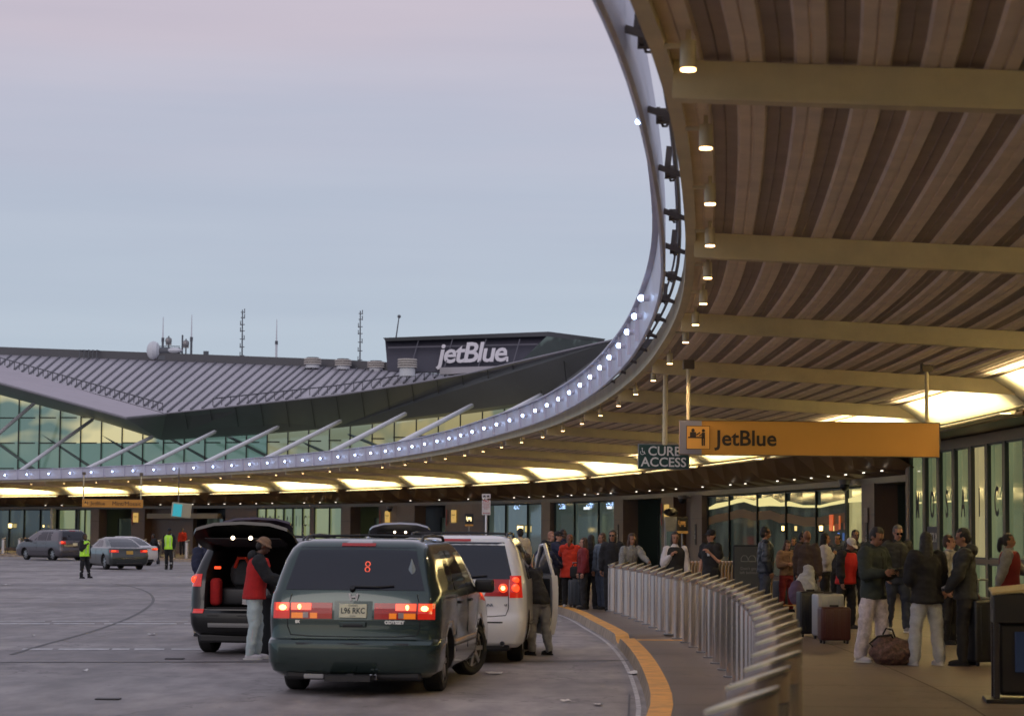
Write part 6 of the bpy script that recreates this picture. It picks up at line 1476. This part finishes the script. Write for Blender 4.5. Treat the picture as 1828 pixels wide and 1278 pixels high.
b = MB(); b.bbox((0, 0, .2), (.16, .2, .40), .06, seg=3); o = b.build('red_bag', C_red, smooth=True); o.location = inSUV(-.56, .3, .70); o.rotation_euler = (0, 0, suv_h); tag(o, 'red bag squeezed at the left of the SUV boot', 'bag')
b = MB(); b.box((0, 0, 0), (.11, .006, .20)); b.box((.0, -.01, .13), (.05, .01, .1)); o = b.build('luggage_tag', M_pap); p = gnd(484, 1172); o.location = p+Vector((.08, -.3, .78)); o.rotation_euler = (.1, .15, 0); tag(o, 'white luggage label hanging in front of the tall black suitcase', 'tag')
# luggage cart row: gold hoops
M_gold = mat('cart_gold', (.42, .27, .13), .3, metal=.8)
def cart_row(label, px, py, n, dx, dy, h_=.98):
    e = empty('cart_rack', label, 'luggage carts', gnd(px, py, .15), 0, 'nested luggage carts')
    for k in range(n):
        c = empty('luggage_cart', None, None); c.parent = e; c.location = (dx*k, dy*k, 0)
        b = MB(); b.tube([(-.05, -.22, .12), (-.04, -.24, h_-.1), (0, -.2, h_), (0, .2, h_), (-.04, .24, h_-.1), (-.05, .22, .12)], .016, 6); b.tube([(-.04, -.23, .6), (-.04, .23, .6)], .010, 5); b.tube([(-.05, -.2, .14), (.5, -.12, .14), (.5, .12, .14), (-.05, .2, .14)], .014, 6); b.build('cart_frame', M_gold, c, True)
        b = MB()
        for y in (-.2, .2): b.cyl((-.05, y-.015, .05), (-.05, y+.015, .05), .05, n=10)
        b.build('cart_wheel', M_plas, c); b = MB(); b.tube([(0, -.18, h_+.0), (0, .18, h_)], .024, 6); b.build('cart_handle', mat('cart_grip', (.5, .3, .2), .35, metal=.4), c, True)
    return e
cart_row('row of nested gold luggage carts behind the black cap man', 1230, 1094, 26, .075, .05, 1.05)
cart_row('row of nested luggage carts glimpsed behind the white minivan door', 905, 1062, 12, .1, -.02, 1.05)
cart_row('distant row of nested luggage carts left of the grey minivan', 44, 990, 12, .16, -.02, 1.05)
# sandwich board
g = gnd(1336, 1094, .15); e = empty('sandwich_board', 'dark freestanding sign board with a white car symbol beside the leather jacket man', 'sign', g, rad(-6))
b = MB(); b.bbox((0, 0, .72), (.58, .05, 1.32), .012); b.build('panel', mat('board_grey', (.05, .055, .055), .4), e); b = MB(); b.bbox((0, .0, .72), (.64, .04, 1.38), .012); b.bbox((-.31, 0, .1), (.04, .4, .05), .01); b.bbox((.31, 0, .1), (.04, .4, .05), .01); b.build('frame', M_black, e)
M_dim = mat('print_grey', (.22, .23, .22), .5)
text('lettering', 'Don’t get\nleft behind', .085, M_dim, e, basis((0, -.03, .88), (1, 0, 0), (0, 0, 1)), .001)
b = MB()
for x in (-.08, .08): b.tube([(x-.07, -.032, 1.07), (x-.07, -.032, 1.14), (x-.03, -.032, 1.19), (x+.03, -.032, 1.19), (x+.07, -.032, 1.14), (x+.07, -.032, 1.07), (x-.07, -.032, 1.07)], .007, 5)
b.build('pictogram', M_dim, e)
# dark kiosk at the right edge
g = gnd(1812, 1252, .15); e = empty('waste_bin', 'tall black waste bin with slanted pale top at the right edge', 'bin', g, rad(-8))
b = MB(); b.bbox((0, 0, .93), (.44, .44, .30), .015); b.build('hood', mat('bin_black', (.014, .013, .013), .4), e)
for x in (-.19, .19):
    for y in (-.19, .19): b = MB(); b.bbox((x, y, .42), (.055, .055, .78), .008); b.build('post', mat('bin_metal', (.05, .045, .045), .35, metal=.6), e)
b = MB(); b.bbox((0, 0, .43), (.33, .33, .72), .04); b.build('liner', M_black, e); b = MB(); b.bbox((.06, -.18, .5), (.14, .02, .4), .01); b.build('label_panel', mat('bin_blue', (.012, .04, .14), .5), e)
b = MB(); b.bbox((0, 0, 1.115), (.47, .47, .03), .01, Matrix.Rotation(rad(-6), 3, 'Y') @ Matrix.Rotation(rad(5), 3, 'X')); b.build('lid', mat('bin_lid', (.50, .40, .20), .35, metal=.3), e)
b = MB(); b.bbox((0, 0, .02), (.6, .6, .04), .01); b.build('base', M_black, e)
b = MB(); b.bbox((-.222, 0, .98), (.01, .22, .12), .004); b.build('opening', M_black, e)
g = gnd(1815, 1235, .15); b = MB(); b.ball((0, 0, .06), (.2, .16, .07), 12, 8); o = b.build('bag', C_black, smooth=True); o.location = g+Vector((.0, -.35, 0)); tag(o, 'small dark bag on the ground beside the waste bin', 'bag')
